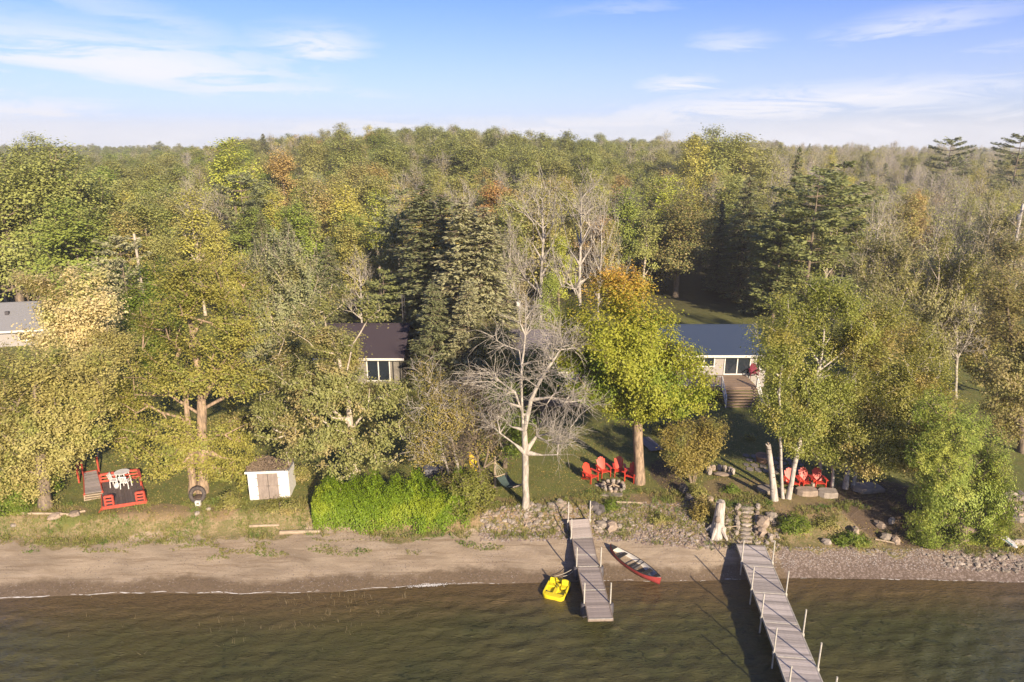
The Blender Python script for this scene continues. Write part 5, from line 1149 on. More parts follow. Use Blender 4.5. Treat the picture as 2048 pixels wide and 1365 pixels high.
for (px, py, d, lb, k) in [(1190, 1024, (.75, .6, .6), 'dark boulder at the top of the bank right of the short dock', 3), (1201, 1030, (.6, .5, .55), 'dark grey boulder beside the lime green bush', 3), (1196, 1043, (.5, .45, .4), 'small dark boulder below the two dark ones', 3),
        (1203, 1056, (.85, .45, .45), 'long grey green boulder leaning right of the dock', 1), (1222, 1058, (.85, .7, .6), 'large pinkish tan boulder right of the dock', 0), (1187, 1038, (.65, .5, .5), 'grey rounded boulder by the dock pole', 1), (1238, 1056, (.4, .35, .3), 'small cream boulder right of the large tan one', 2),
        (1524, 1052, (1.0, .8, .75), 'large tan boulder right of the stone steps', 0), (1540, 1044, (.7, .6, .5), 'rounded grey boulder behind the large tan one', 1), (1523, 1068, (.7, .6, .5), 'tan boulder below the large one by the steps', 0), (1540, 1078, (.6, .4, .4), 'pale flat boulder near the head of the long dock', 2),
        (1653, 1087, (.6, .45, .35), 'pale boulder on the green bank edge left of middle', 2), (1708, 1073, (.65, .45, .6), 'tan upright boulder in the shade at the bank edge', 0), (1757, 1056, (.8, .45, .4), 'flat tan stone at the lower end of the dark mulch', 0), (1783, 1045, (.55, .35, .35), 'small pale stone on the dark mulch', 2), (1771, 1078, (.7, .5, .45), 'grey boulder under the cedar edge', 1), (1790, 1084, (.6, .5, .4), 'brown grey boulder beside the cedar foot', 0),
        (2030, 1092, (1.2, .5, .45), 'long pale boulder beside the teal and white board', 2), (705, 978, (.6, .5, .7), 'rounded grey boulder showing over the hedge', 1),
        (1367, 985, (1.0, .6, .7), 'dark craggy rock below the golden bush', 3), (1378, 1000, (.7, .5, .5), 'lower dark craggy rock on the bank', 3), (1420, 1001, (.6, .4, .3), 'tan rock behind the white stump', 0), (30, 1068, (.4, .3, .2), 'small stone on the beach at far left', 1), (110, 1035, (.9, .6, .3), 'flat tan rock by the driftwood at far left', 0), (150, 1030, (.8, .6, .3), 'flat rock beside the red deck', 0), (395, 1033, (.4, .3, .2), 'small pale rock below the tyre', 2), (420, 1040, (.3, .3, .2), 'small pale rock on the bank right of the tyre', 2)]:
    rock_thing(px, py, d, lb, k)
# bleached stump
B = GG(1434, 1066); st_ = empty('tree_stump', B, 0, 'tall bleached tree stump with spreading roots on the rocky bank', 'stump')
mb = MB(); vs = []; fs = []; n = 14
for j, (z, r_) in enumerate(((-.2, .62), (.1, .44), (.4, .36), (.8, .31), (1.3, .28), (1.75, .26), (1.95, .25))):
    for k in range(n): a = 6.283 * k / n; q = 1 + (.35 * max(0, 1 - z) * math.sin(3 * a + 1)) * .6 + rnd.uniform(-.05, .05); vs.append((math.cos(a) * r_ * q + .03 * z, math.sin(a) * r_ * q, z + (rnd.uniform(-.05, .09) if j == 6 else 0)))
for j in range(6):
    for k in range(n): fs.append((j * n + k, j * n + (k + 1) % n, (j + 1) * n + (k + 1) % n, (j + 1) * n + k))
fs.append(tuple(6 * n + k for k in range(n))); mb.poly(vs, fs).build('stem', M_STUMP, st_)
for k in range(5): a = k * 1.25 + .3; MB().tube([(.3 * math.cos(a), .3 * math.sin(a), .35), (.55 * math.cos(a), .55 * math.sin(a), .05), (.8 * math.cos(a), .8 * math.sin(a), -.25)], [.13, .10, .05], 6).build('root', M_STUMP, st_)
MB().lathe((-.13, -.25, .75), [(.0, 0), (.15, .05), (.17, .25), (.08, .4), (0, .42)], 8).build('burl', M_FRAME, st_, smooth=True)
MB().tube([(.5, -.1, .35), (1.1, -.2, .50)], .03, 5).build('stick', M_LOG, st_)
# logs / driftwood
def log(pa_, pb_, r_, label, mat=M_LOG, name='driftwood_log', cat='log'):
    a = GG(*pa_); b = GG(*pb_); c = (a + b) / 2; o = MB().tube([a - c + Vector((0, 0, r_ * .7)), Vector((0, 0, r_ * .7 + .01)), b - c + Vector((0, 0, r_ * .7))], [r_, r_ * .95, r_ * .8], 8).build(name, mat, None, smooth=False); o.location = c; setp(o, label, cat)
log((1232, 1006), (1285, 1008), .07, 'pale straight log on the lawn below the fire ring'); log((28, 1029), (135, 1030), .08, 'long thin driftwood pole along the bank at far left'); log((133, 1032), (176, 1047), .08, 'driftwood pole slanting down below the red deck')
log((500, 1062), (560, 1060), .08, 'brown driftwood log left of the hedge on the beach'); log((560, 1068), (640, 1066), .12, 'thick driftwood log below the left end of the hedge'); log((1750, 1080), (1800, 1090), .05, 'thin pale branch at the cedar foot'); log((870, 980), (925, 975), .08, 'fallen log behind the hedge')

# ------------------------------------------------------------------ shed
def shed():
    a = G(505, 997, H(*G(505, 997, 1.9).xy)); a = GG(504, 998); b = GG(578, 998); Wd = (b - a).length; c = (a + b) / 2; z = c.z - .05
    az = R(5); root = empty('garden_shed', (c.x, c.y, z), az, 'small white shed with grey double doors and a leaf covered roof', 'shed'); Hh = 1.95; Dp = 1.7
    for nm, cc, dd_ in (('front_wall', (-.80 * Wd / 2 - .02, 0, Hh / 2), (.24 * Wd, .07, Hh)), ('front_wall', (.76 * Wd / 2 + .02, 0, Hh / 2), (.28 * Wd, .07, Hh)), ('lintel', (-.02, 0, Hh - .07), (.66 * Wd, .068, .14)), ('side_wall', (-Wd / 2 - .035 + .07, Dp / 2 + .035, Hh / 2), (.07, Dp, Hh)), ('side_wall', (Wd / 2 + .01, Dp / 2 + .035, Hh / 2), (.07, Dp, Hh)), ('back_wall', (0, Dp + .07, Hh / 2 - .01), (Wd, .06, Hh))):
        MB().box(cc, dd_).build(nm, M_WHITE, root, bevel=.01)
    for s in (-1, 1):
        x = -.035 + s * .155 * Wd * 1.02 ; d = MB().box((x, -.0, .93), (.31 * Wd - .012, .045, 1.80)).build('door', M_DOOR, root, bevel=.008)
        MB().box((x, -.03, .95), (.30 * Wd - .03, .02, .05)).build('door_rail', M_DOOR, d)
        MB().tube([(x - s * .13 * Wd, -.05, .9), (x - s * .13 * Wd, -.05, 1.02)], .012, 5).build('handle', M_DGREY, d)
        for zz in (.35, 1.5): MB().box((x + s * .135 * Wd, -.035, zz), (.12, .012, .035)).build('hinge', M_DGREY, d)
    mb = MB(); sl2 = .12; mb.poly([(-Wd / 2 - .14, -.22, Hh), (Wd / 2 + .14, -.22, Hh), (Wd / 2 + .14, Dp + .2, Hh - sl2), (-Wd / 2 - .14, Dp + .2, Hh - sl2), (-Wd / 2 - .14, -.22, Hh + .11), (Wd / 2 + .14, -.22, Hh + .11), (Wd / 2 + .14, Dp + .2, Hh - sl2 + .11), (-Wd / 2 - .14, Dp + .2, Hh - sl2 + .11)], [(0, 3, 2, 1), (4, 5, 6, 7), (0, 1, 5, 4), (1, 2, 6, 5), (2, 3, 7, 6), (3, 0, 4, 7)]); mb.build('roof', M_ROOFG, root)
    MB().box((0, -.235, Hh + .045), (Wd + .30, .03, .13)).build('fascia', M_WHITE, root)
    rg = np.random.default_rng(9); n = 5200; x = rg.uniform(-Wd / 2 - .1, Wd / 2 + .1, n); y = rg.uniform(-.15, Dp + .15, n); t = rg.random(n) ** 1.5 * (.16 + .12 * np.sin(x * 3 + y * 2))
    V, Q = leafquads(np.stack([x, y, Hh + .12 - y * sl2 / (Dp + .4) + np.abs(t)], 1), .11, rg, 1.2); o = link('leaf_litter', np_mesh('litter', V, Q, mats=[foliage('litter_leaf', (.24, .18, .12), (.15, .11, .08), (.20, .16, .10), trans=.05)]), root); o['kind'] = 'stuff'
shed()
# tyre leaning on the forked tree, with a white block
B = GG(397, 1004); ty = empty('tyre', B, R(8), 'dark round tyre leaning against the forked tree trunk', 'tyre'); mb = MB(); vs = []; fs = []; n, k2 = 20, 8
for i in range(n):
    a = 6.283 * i / n
    for j in range(k2): b = 6.283 * j / k2; r_ = .40 + .13 * math.cos(b); vs.append((r_ * math.cos(a), .12 * math.sin(b), r_ * math.sin(a)))
for i in range(n):
    for j in range(k2): fs.append((i * k2 + j, ((i + 1) % n) * k2 + j, ((i + 1) % n) * k2 + (j + 1) % k2, i * k2 + (j + 1) % k2))
o = mb.poly([Matrix.Rotation(R(-22), 3, 'X') @ Vector(v) + Vector((0, 0, .50)) for v in vs], fs).build('tread', M_WICK, ty, smooth=True)
MB().lathe((0, .06, .30), [(.30, 0), (.26, .03), (0, .05)], 12).build('leaves_inside', M_DEBR, ty)
B = GG(397, 1012); wb = empty('concrete_block', B, 0, 'small white hollow block standing in front of the tyre', 'block')
mb = MB(); mb.box((-.12, 0, .17), (.07, .18, .34)); mb.box((.12, 0, .17), (.07, .18, .34)); mb.box((0, 0, .30), (.17, .18, .07)); mb.box((0, 0, .07), (.17, .18, .07)); mb.build('shell', M_WPLAS, wb, bevel=.01)
# ------------------------------------------------------------------ red waterside deck at the left
def red_deck():
    zt = GG(245, 1000).z + .22
    A, B, C, D = G(206, 1014, zt), G(292, 1001, zt), G(279, 957, zt), G(203, 966, zt)
    root = empty('red_deck', A, 0, 'small red railed deck with dark boards at the left end of the bank', 'deck')
    n = 15
    for k in range(n):
        t = (k + .5) / n; p = A.lerp(B, t); q = D.lerp(C, t); w = (B - A).length / n * .9
        MB().bar(p - A, q - A, w, .035).build('board', M_DARKB, root)
    def fas(p, q, nm='fascia', h=.20, mt=M_REDW):
        MB().bar(p - A - Vector((0, 0, h / 2 - .03)), q - A - Vector((0, 0, h / 2 - .03)), .05, h).build(nm, mt, root)
    off = Vector((0, -.06, 0)); fas(A + off, B + off); fas(B + Vector((.05, 0, 0)), C + Vector((.05, 0, 0))); fas(D + Vector((-.05, 0, 0)), A + Vector((-.05, 0, 0))); fas(C + Vector((0, .06, 0)), D + Vector((0, .06, 0)))
    P2 = G(196, 1030, zt - .3); fas(A + off, P2, 'lower_fascia', .16)
    for s in (A, B, C, D): MB().box(tuple(s - A + Vector((0, 0, -.2))), (.1, .1, .4)).build('foot', M_REDW, root)
    def railing(p, q, h=.62, slats=3, mt=M_REDW):
        u = (q - p)
        for e in (p, q): MB().box(tuple(e - A + Vector((0, 0, h / 2 + .02))), (.09, .09, h)).build('rail_post', mt, root)
        for k in range(slats):
            z = h * (.3 + .34 * k); MB().bar(p - A + Vector((0, -.06, z)), q - A + Vector((0, -.06, z)), .03, .10).build('rail', mt, root)
        MB().bar(p - A + Vector((0, 0, h + .045)), q - A + Vector((0, 0, h + .045)), .15, .04).build('cap_rail', mt, root)
    railing(D.lerp(A, .04), D.lerp(C, .36)); railing(D.lerp(C, .62), C, .62); railing(C.lerp(B, .02), C.lerp(B, .35), .62)
    railing(A.lerp(B, .06) + Vector((0, .05, 0)), A.lerp(B, .24) + Vector((0, .05, 0)), .62); railing(A.lerp(B, .78) + Vector((0, .05, 0)), A.lerp(B, .97) + Vector((0, .05, 0)), .58)
    return zt, A, B, C, D
M_DARKB = simple('dark_boards', (.115, .085, .075), (.085, .065, .058), scale=4, stretch=(4, .6, 1), rpi=.2)
zt, RA, RB, RC, RDn = red_deck()
def ramp():
    z1 = zt + .12; A, B, C, D = G(169, 988, z1), G(205, 983, z1), G(194, 941, z1), G(167, 946, z1)
    root = empty('ramp', A, 0, 'raised grey board landing with red edges, left of the red deck', 'landing')
    n = 16
    for k in range(n):
        t = (k + .5) / n; MB().bar(A.lerp(D, t) - A, B.lerp(C, t) - A, (D - A).length / n * .93, .035).build('board', M_DECK, root)
    for p, q in ((A, D), (B, C), (D, C)):
        MB().bar(p - A + Vector((0, 0, -.05)), q - A + Vector((0, 0, -.05)), .06, .18).build('edge_beam', M_REDW, root)
    for p in (A, B, C, D): MB().box(tuple(p - A + Vector((0, 0, -.3))), (.1, .1, .6)).build('foot', M_REDW, root)
    E, F2 = G(158, 962, z1 - .1), G(160, 932, z1 - .1)
    for p in (D + Vector((-.06, .05, 0)), F2, C + Vector((.1, .05, 0)), E): MB().box(tuple(p - A + Vector((0, 0, .4))), (.08, .08, 1.1)).build('rail_post', M_REDW, root)
    for z in (.3, .6, .88): MB().bar(E - A + Vector((0, 0, z)), F2 - A + Vector((0, 0, z)), .04, .10).build('rail', M_REDW, root)
    for z in (.45, .8): MB().bar(C - A + Vector((.1, .1, z)), G(196, 915, z1) - A + Vector((.1, .1, z)), .05, .08).build('rail', M_FRAME, root); MB().bar(D - A + Vector((-.06, .1, z)), G(169, 912, z1) - A + Vector((0, .1, z)), .05, .08).build('rail', M_FRAME, root)
    A2, B2 = G(170, 1006, z1 - .45), G(205, 1001, z1 - .45)
    for k in range(4):
        t = (k + .6) / 4; p = A.lerp(A2, t); q = B.lerp(B2, t); MB().bar(p - A + Vector((0, 0, -.02)), q - A + Vector((0, 0, -.02)), .17, .045).build('tread', M_LOG, root)
    for p, q in ((A, A2), (B, B2)): MB().bar(p - A + Vector((0, -.02, -.12)), q - A + Vector((0, -.02, -.12)), .05, .16).build('stringer', M_LOG, root)
ramp()
def plastic_chair(loc, rz, label):
    root = empty('plastic_chair', loc, R(rz), label, 'chair', 'white plastic chairs on the red deck')
    mb = MB(); mb.box((0, 0, .42), (.46, .44, .03)); mb.build('seat', M_WPLAS, root, bevel=.01)
    mb = MB()
    for k in range(5): mb.bar(((k - 2) * .09, .21, .43), ((k - 2) * .10, .33, .86), .06, .015)
    mb.bar((-.24, .33, .87), (.24, .33, .87), .03, .06); mb.build('backrest', M_WPLAS, root)
    for sx in (-1, 1):
        MB().bar((sx * .25, -.2, .64), (sx * .25, .28, .66), .05, .02).build('arm', M_WPLAS, root)
        for sy in (-.2, .22): MB().bar((sx * .25, sy * 1.1, 0), (sx * .23, sy, .64 if sy < 0 else .44), .045).build('leg', M_WPLAS, root)
def onz(px, py, z): return G(px, py, z)
plastic_chair(onz(232, 972, zt + .02), 100, 'white plastic chair left of the round white table'); plastic_chair(onz(253, 975, zt + .02), 185, 'white plastic chair turned away, in front of the table')
tb = empty('plastic_table', onz(247, 963, zt + .02), 0, 'white plastic table in the middle of the red deck', 'table')
MB().lathe((0, 0, .66), [(0, 0), (.44, 0), (.46, .02), (.44, .035), (0, .035)], 16).build('tabletop', M_WPLAS, tb)
for sx in (-1, 1):
    for sy in (-1, 1): MB().bar((sx * .32, sy * .32, 0), (sx * .24, sy * .24, .66), .05).build('leg', M_WPLAS, tb)
pt2 = empty('flower_pot', onz(233, 974, zt + .02), 0, 'small white round pot at the foot of the left plastic chair', 'pot')
pt2.location = onz(234, 976, zt + .02); MB().lathe((0, 0, 0), [(0, 0), (.13, 0), (.17, .26), (.14, .26), (.12, .2), (0, .2)], 12).build('bowl', M_WPLAS, pt2, smooth=True)

# ------------------------------------------------------------------ hammock, kayak, boards
def hammock():
    z0 = H(*G(1015, 975, 1.7).xy); a = PY(990, 925, GG(1050, 1012).y + 2.4); b = PY(1046, 968, GG(1050, 1012).y + .15)
    root = empty('hammock', (a + b) / 2 * 1.0, 0, 'teal fabric hammock with spreader bars hung beside the dead tree', 'hammock'); o = Vector(root.location)
    u = (b - a); side = Vector((-u.y, u.x, 0)).normalized() * .42; n = 12; vs = []; fs = []
    P = lambda t, s: a.lerp(b, t) + side * s * (1 if .22 < t < .85 else 1) - Vector((0, 0, .75 * math.sin(math.pi * t) + .10 * (1 - s * s))) - o
    ts = [.25 + .6 * i / n for i in range(n + 1)]
    for t in ts:
        for s in (-1, -.5, 0, .5, 1): vs.append(P(t, s))
    for i in range(n):
        for j in range(4): fs.append((i * 5 + j, (i + 1) * 5 + j, (i + 1) * 5 + j + 1, i * 5 + j + 1))
    vs2 = [v - Vector((0, 0, .015)) for v in vs]; mb = MB(); mb.poly(vs, fs); mb.poly(vs2, [f[::-1] for f in fs]); mb.build('fabric', M_HAM, root, smooth=True)
    for t in (.25, .85): MB().bar(P(t, -1.08), P(t, 1.08), .05).build('spreader_bar', M_LOG, root)
    for t, e in ((.25, a), (.85, b)):
        for s in (-1, -.5, 0, .5, 1): MB().tube([P(t, s), e - o], .012, 4).build('cord', M_ROPE, root)
hammock()
pst = empty('hammock_post', GG(990, 975), 0, 'short wooden post holding the left end of the hammock', 'post'); MB().tube([(0, 0, -.2), (0, 0, 2.2)], [.09, .07], 8).build('shaft', M_LOG, pst)
k = empty('kayak', GG(950, 962), 0, 'yellow and orange kayak standing upright against the twiggy tree', 'kayak'); pa_, pb_ = rel(939, 905, k.location), rel(956, 952, k.location)
mb = MB(); vs = []; fs = []; n = 12; A_ = Vector((pa_[0], .1, pa_[2])); B_ = Vector((pb_[0], 0, .05))
for i in range(n + 1):
    t = i / n; w = .30 * math.sin(math.pi * min(max(t, .02), .98)) ** .7; c = A_.lerp(B_, t)
    for j in range(8): a = 6.283 * j / 8; vs.append(c + Vector((math.cos(a) * w, math.sin(a) * w * .5, 0)))
for i in range(n):
    for j in range(8): fs.append((i * 8 + j, i * 8 + (j + 1) % 8, (i + 1) * 8 + (j + 1) % 8, (i + 1) * 8 + j))
mb.poly(vs, fs).build('hull', simple('kayak_yellow', (.60, .50, .02), (.58, .30, .01), scale=1.2, bump=0), k, smooth=True)
MB().lathe(tuple(A_.lerp(B_, .5) + Vector((0, -.15, -.2))), [(.0, 0), (.14, .02), (.14, .36), (0, .38)], 10).build('cockpit', simple('dull_yellow', (.35, .27, .02), bump=0), k)
bd = empty('wooden_walkway', GG(1302, 893), R(16), 'grey weathered board panel lying behind the maple trunk', 'boardwalk')
for i in range(6): MB().box((-.42 + i * .17, .2, .12), (.155, 2.3, .04)).build('board', M_DECK, bd)
for y in (-.6, .9): MB().box((0, y, .05), (1.0, .08, .1)).build('bearer', M_FRAME, bd)
pb = empty('paddle_board', GG(2006, 1090), R(12), 'white board with a teal stripe lying on the rocks at the right edge', 'board')
mb = MB(); vs = []; fs = []; n = 10
for i in range(n + 1):
    t = i / n; w = .26 * max(.05, math.sin(math.pi * t)) ** .5
    for x, z in ((-w, .03), (w, .03), (w, .10), (-w, .10)): vs.append((x, -.8 + 1.7 * t, z + .25 + .2 * t))
for i in range(n):
    for j in range(4): fs.append((i * 4 + j, i * 4 + (j + 1) % 4, (i + 1) * 4 + (j + 1) % 4, (i + 1) * 4 + j))
mb.poly(vs, fs + [(0, 1, 2, 3), tuple(n * 4 + j for j in (3, 2, 1, 0))]).build('deck', M_WPLAS, pb)
MB().box((-.12, 0, .455), (.06, 1.3, .02), rot=Matrix.Rotation(math.atan(.2 / 1.7), 3, 'X')).build('stripe', M_TEAL, pb)

# ------------------------------------------------------------------ houses
def gable(root, x0, x1, y0, y1, ze, zr, mat, over=.45, th=.14):
    ym = (y0 + y1) / 2; s = (zr - ze) / (ym - y0); a0 = y0 - over; a1 = y1 + over; za = ze - s * over
    for (ya, yb) in ((a0, ym), (a1, ym)):
        vs = [(x0 - over, ya, za), (x1 + over, ya, za), (x1 + over, yb, zr), (x0 - over, yb, zr)]
        vs += [(x, y, z + th) for x, y, z in vs]
        MB().poly(vs, [(0, 1, 2, 3), (4, 5, 6, 7), (0, 1, 5, 4), (1, 2, 6, 5), (2, 3, 7, 6), (3, 0, 4, 7)]).build('roof', mat, root)
    for x in (x0, x1):
        MB().poly([(x - .06, y0 + .02, ze - .05), (x - .06, y1 - .02, ze - .05), (x - .06, ym, zr - .02), (x + .06, y0 + .02, ze - .05), (x + .06, y1 - .02, ze - .05), (x + .06, ym, zr - .02)], [(0, 1, 2), (3, 4, 5), (0, 1, 4, 3), (1, 2, 5, 4), (2, 0, 3, 5)]).build('gable_wall', M_SIDE, root)
    MB().box(((x0 + x1) / 2, a0 - .035, za + th / 2 - .02), (x1 - x0 + 2 * over, .06, th + .08)).build('fascia', M_WHITE, root)
    MB().box(((x0 + x1) / 2, a0 - .12, za + th / 2 - .01), (x1 - x0 + 2 * over, .11, .10)).build('gutter', M_WHITE, root)
    MB().box(((x0 + x1) / 2, ym, zr + th + .01), (x1 - x0 + 2 * over, .22, .05)).build('ridge_cap', mat, root)
def wall_with(root, x0, x1, y, z0, z1, holes, mat, th=.16):
    xs_ = x0
    for (a, b, c, d, kind) in holes:
        if a > xs_: MB().box(((xs_ + a) / 2, y + th / 2, (z0 + z1) / 2), (a - xs_, th, z1 - z0)).build('wall', mat, root)
        if c > z0: MB().box(((a + b) / 2, y + th / 2, (z0 + c) / 2), (b - a, th, c - z0)).build('wall', mat, root)
        if d < z1: MB().box(((a + b) / 2, y + th / 2, (d + z1) / 2), (b - a, th, z1 - d)).build('wall', mat, root)
        f = .09; mb = MB(); mb.box((a + f / 2, y - .02, (c + d) / 2), (f, .10, d - c)); mb.box((b - f / 2, y - .02, (c + d) / 2), (f, .10, d - c)); mb.box(((a + b) / 2, y - .02, d - f / 2), (b - a - 2 * f, .098, f)); mb.box(((a + b) / 2, y - .02, c + f / 2), (b - a - 2 * f, .098, f))
        w = mb.build(kind, M_WHITE, root)
        n = 2 if b - a < 2.6 else 3
        for i in range(n):
            MB().box((a + f + (b - a - 2 * f) * (i + .5) / n, y + .05, (c + d) / 2), ((b - a - 2 * f) / n - .09, .03, d - c - 2 * f - .02)).build('pane', M_GLASS, w)
            if i: MB().box((a + f + (b - a - 2 * f) * i / n, y + .01, (c + d) / 2), (.09, .07, d - c - 2 * f - .01)).build('mullion', M_WHITE, w)
        xs_ = b
    if x1 > xs_: MB().box(((xs_ + x1) / 2, y + th / 2, (z0 + z1) / 2), (x1 - xs_, th, z1 - z0)).build('wall', mat, root)
dz = 3.25; yw = G(1470, 750, dz).y; zx = 5.25
hx = lambda px: PY(px, 740, yw).x
hr = empty('house', (hx(1350), yw + 3, H(hx(1350), yw)), 0, 'low house with a navy blue shingle roof and white patio doors, behind the maple', 'house'); HO = Vector(hr.location)
def sub(root_off):   # geometry written in world coordinates, shifted to the root
    class MBx(MB):
        def build(s, name, mat, parent=None, **kw):
            top = parent is not None and parent.parent is None
            s.v = [(x - root_off.x, y - root_off.y, z - root_off.z) for x, y, z in s.v]
            return MB0.build(s, name, mat, parent, **kw)
    return MBx
MB0 = MB
MB = sub(HO)
wall_with(hr, hx(1168), hx(1531), yw, 2.1, zx, [(hx(1205), hx(1250), dz + .9, dz + 1.95, 'window'), (hx(1300), hx(1345), dz + .9, dz + 1.95, 'window'), (hx(1385), hx(1428), dz + .75, dz + 1.9, 'window'), (hx(1447), hx(1500), dz + .02, dz + 1.88, 'patio_door'), (hx(1509), hx(1528), dz + .5, dz + 1.9, 'window')], M_SIDE)
MB().box((hx(1531) - .08, yw + 4.0, 3.6), (.15, 7.6, 3.2)).build('wall', M_SIDE, hr); MB().box(((hx(1168) + hx(1531)) / 2, yw + 8, 3.6), (hx(1531) - hx(1168), .15, 3.2)).build('wall', M_SIDE, hr)
gable(hr, hx(1160), hx(1531), yw, yw + 8, zx, zx + 1.45, M_ROOFN, .5)
MB().box((hx(1290), yw + 4.6, zx + 1.7), (.7, .6, 1.2)).build('chimney', M_STONE[1], hr)
MB = MB0
yw2 = yw - 1.4; hx2 = lambda px: PY(px, 745, yw2).x
hw = empty('house_wing', (hx2(1080), yw2 + 3, H(hx2(1080), yw2)), 0, 'left wing with a mauve grey roof, mostly hidden behind the bare dead tree', 'house wing'); MB = sub(Vector(hw.location))
wall_with(hw, hx2(1008), hx2(1158), yw2, 2.0, 4.95, [(hx2(1030), hx2(1062), 3.9, 4.8, 'window'), (hx2(1105), hx2(1140), 3.9, 4.8, 'window')], M_SIDE)
MB().box((hx2(1008) + .08, yw2 + 4.2, 3.4), (.15, 8, 2.9)).build('wall', M_SIDE, hw); MB().box((hx2(1158) - .08, yw2 + 1.6, 3.4), (.15, 2.9, 2.9)).build('wall', M_SIDE, hw)
gable(hw, hx2(1008), hx2(1158), yw2, yw2 + 8.6, 4.95, 6.5, M_ROOFM, .4)
MB = MB0
# deck and stairs in front of the house
sy = G(1470, 774, dz).y; dk = empty('house_deck', (hx(1400), sy, H(hx(1400), sy)), 0, 'brown boarded raised deck with wide stairs in front of the patio doors', 'deck'); DO = Vector(dk.location); MB = sub(DO)
xa, xb = PY(1166, 760, sy).x, PY(1516, 760, sy).x; n = int((yw - .03 - sy) / .15)
for k_ in range(n): MB().box(((xa + xb) / 2, sy + (k_ + .5) * (yw - .03 - sy) / n, dz - .03), (xb - xa, .14, .04)).build('board', M_BROWND, dk)
MB().box(((xa + xb) / 2, sy - .03, dz - .17), (xb - xa, .05, .28)).build('fascia', M_BROWND, dk)
for px in (1180, 1240, 1300, 1360, 1425, 1512): x = PY(px, 760, sy).x; MB().box((x, sy + .1, (dz + 1.9) / 2 - .12), (.12, .12, dz - 1.9 - .1)).build('deck_post', M_FRAME, dk)
x0s, x1s = PY(1441, 790, sy).x, PY(1511, 790, sy).x; bot = GG(1470, 815); ns = 7
for k_ in range(ns):
    t = (k_ + 1) / ns; z = dz - (dz - bot.z) * t + .04; y = sy - (sy - bot.y) * (k_ + .5) / ns - .06
    MB().box(((x0s + x1s) / 2, y, z), (x1s - x0s, (sy - bot.y) / ns + .04, .04)).build('tread', M_BROWND, dk)
    MB().box(((x0s + x1s) / 2, y + (sy - bot.y) / ns / 2 - .0, z - .09), (x1s - x0s - .04, .02, .13)).build('riser', M_BROWND, dk)
for x in (x0s, x1s):
    rl = MB(); rl.bar((x, sy - .05, dz + .95), (x, bot.y - .1, bot.z + .95), .07, .06); rl.bar((x, sy - .05, dz + .2), (x, bot.y - .1, bot.z + .22), .05, .05); rl.box((x, sy - .05, dz + .45), (.09, .09, 1.0)); rl.box((x, bot.y - .1, bot.z + .45), (.09, .09, 1.0))
    for k_ in range(9): t = (k_ + .5) / 9; yy = sy - .05 + (bot.y - .05 - sy) * t; zz = dz + (bot.z - dz) * t; rl.box((x, yy, zz + .57), (.03, .03, .75))
    rl.build('stair_railing', M_WHITE, dk)
for (p0, p1) in ((xa, x0s), (x1s, xb)):
    rl = MB(); rl.box(((p0 + p1) / 2, sy + .03, dz + .93), (abs(p1 - p0), .08, .05)); rl.box(((p0 + p1) / 2, sy + .03, dz + .12), (abs(p1 - p0), .05, .05)); m_ = max(2, int(abs(p1 - p0) / .14))
    for k_ in range(m_ + 1): rl.box((p0 + (p1 - p0) * k_ / m_, sy + .03, dz + .52), (.022, .022, .76))
    rl.build('railing', M_WHITE, dk)
MB = MB0
y3 = G(1140, 806, 2.9).y; d3 = empty('lower_deck', (PY(1150, 806, y3).x, y3, H(0, y3)), 0, 'brown lower deck showing under the dead tree branches, left of the maple', 'deck'); MB = sub(Vector(d3.location))
for k_ in range(11): MB().box((PY(1090, 806, y3).x, y3 + .08 + k_ * .15, 2.88), (7.2, .14, .04)).build('board', M_BROWND, d3)
MB().box((PY(1090, 806, y3).x, y3 - .02, 2.72), (7.2, .05, .30)).build('fascia', M_BROWND, d3)
for q in (1010, 1060, 1110, 1170): MB().box((PY(q, 806, y3).x, y3 + .2, 2.3), (.12, .12, 1.0)).build('deck_post', M_FRAME, d3)
MB = MB0
bc = cp(chA); 
for ch in children_of(bc): ch.data = ch.data.copy(); ch.data.materials[0] = M_BURG
p = PY(1507, 754, yw - .6); bc.location = (p.x, yw - .6, dz); bc.rotation_euler = (0, 0, R(-10)); setp(bc, 'dark burgundy garden chair on the house deck beside the patio doors', 'chair'); 
if 'group' in bc: del bc['group']
# left house
ze = 4.85; yl = G(760, 716, ze).y + .45; hl = lambda px: PY(px, 730, yl).x
h2 = empty('house', (hl(730), yl + 3, H(hl(730), yl)), 0, 'cream house with a dark brown roof between the oak and the spruces', 'house'); MB = sub(Vector(h2.location))
wall_with(h2, hl(640), hl(803), yl, 1.9, ze, [(hl(660), hl(690), 3.2, 4.5, 'window'), (hl(733), hl(780), 2.5, 4.6, 'patio_door')], M_CREAM)
MB().box((hl(803) - .08, yl + 4.2, 3.4), (.15, 8.1, 2.95)).build('wall', M_CREAM, h2); MB().box((hl(640) + .08, yl + 4.2, 3.4), (.15, 8.1, 2.95)).build('wall', M_CREAM, h2)
for px in (786, 800): MB().box((hl(px), yl - .03, 3.35), (.10, .05, 2.8)).build('trim', M_BLACK, h2)
gable(h2, hl(640), hl(800), yl, yl + 8, ze, ze + 1.85, M_ROOFB, .45)
MB().box((hl(620), yl - 1.2, 2.9), (2.2, .08, .08)).build('porch_rail', M_WHITE, h2)
MB = MB0
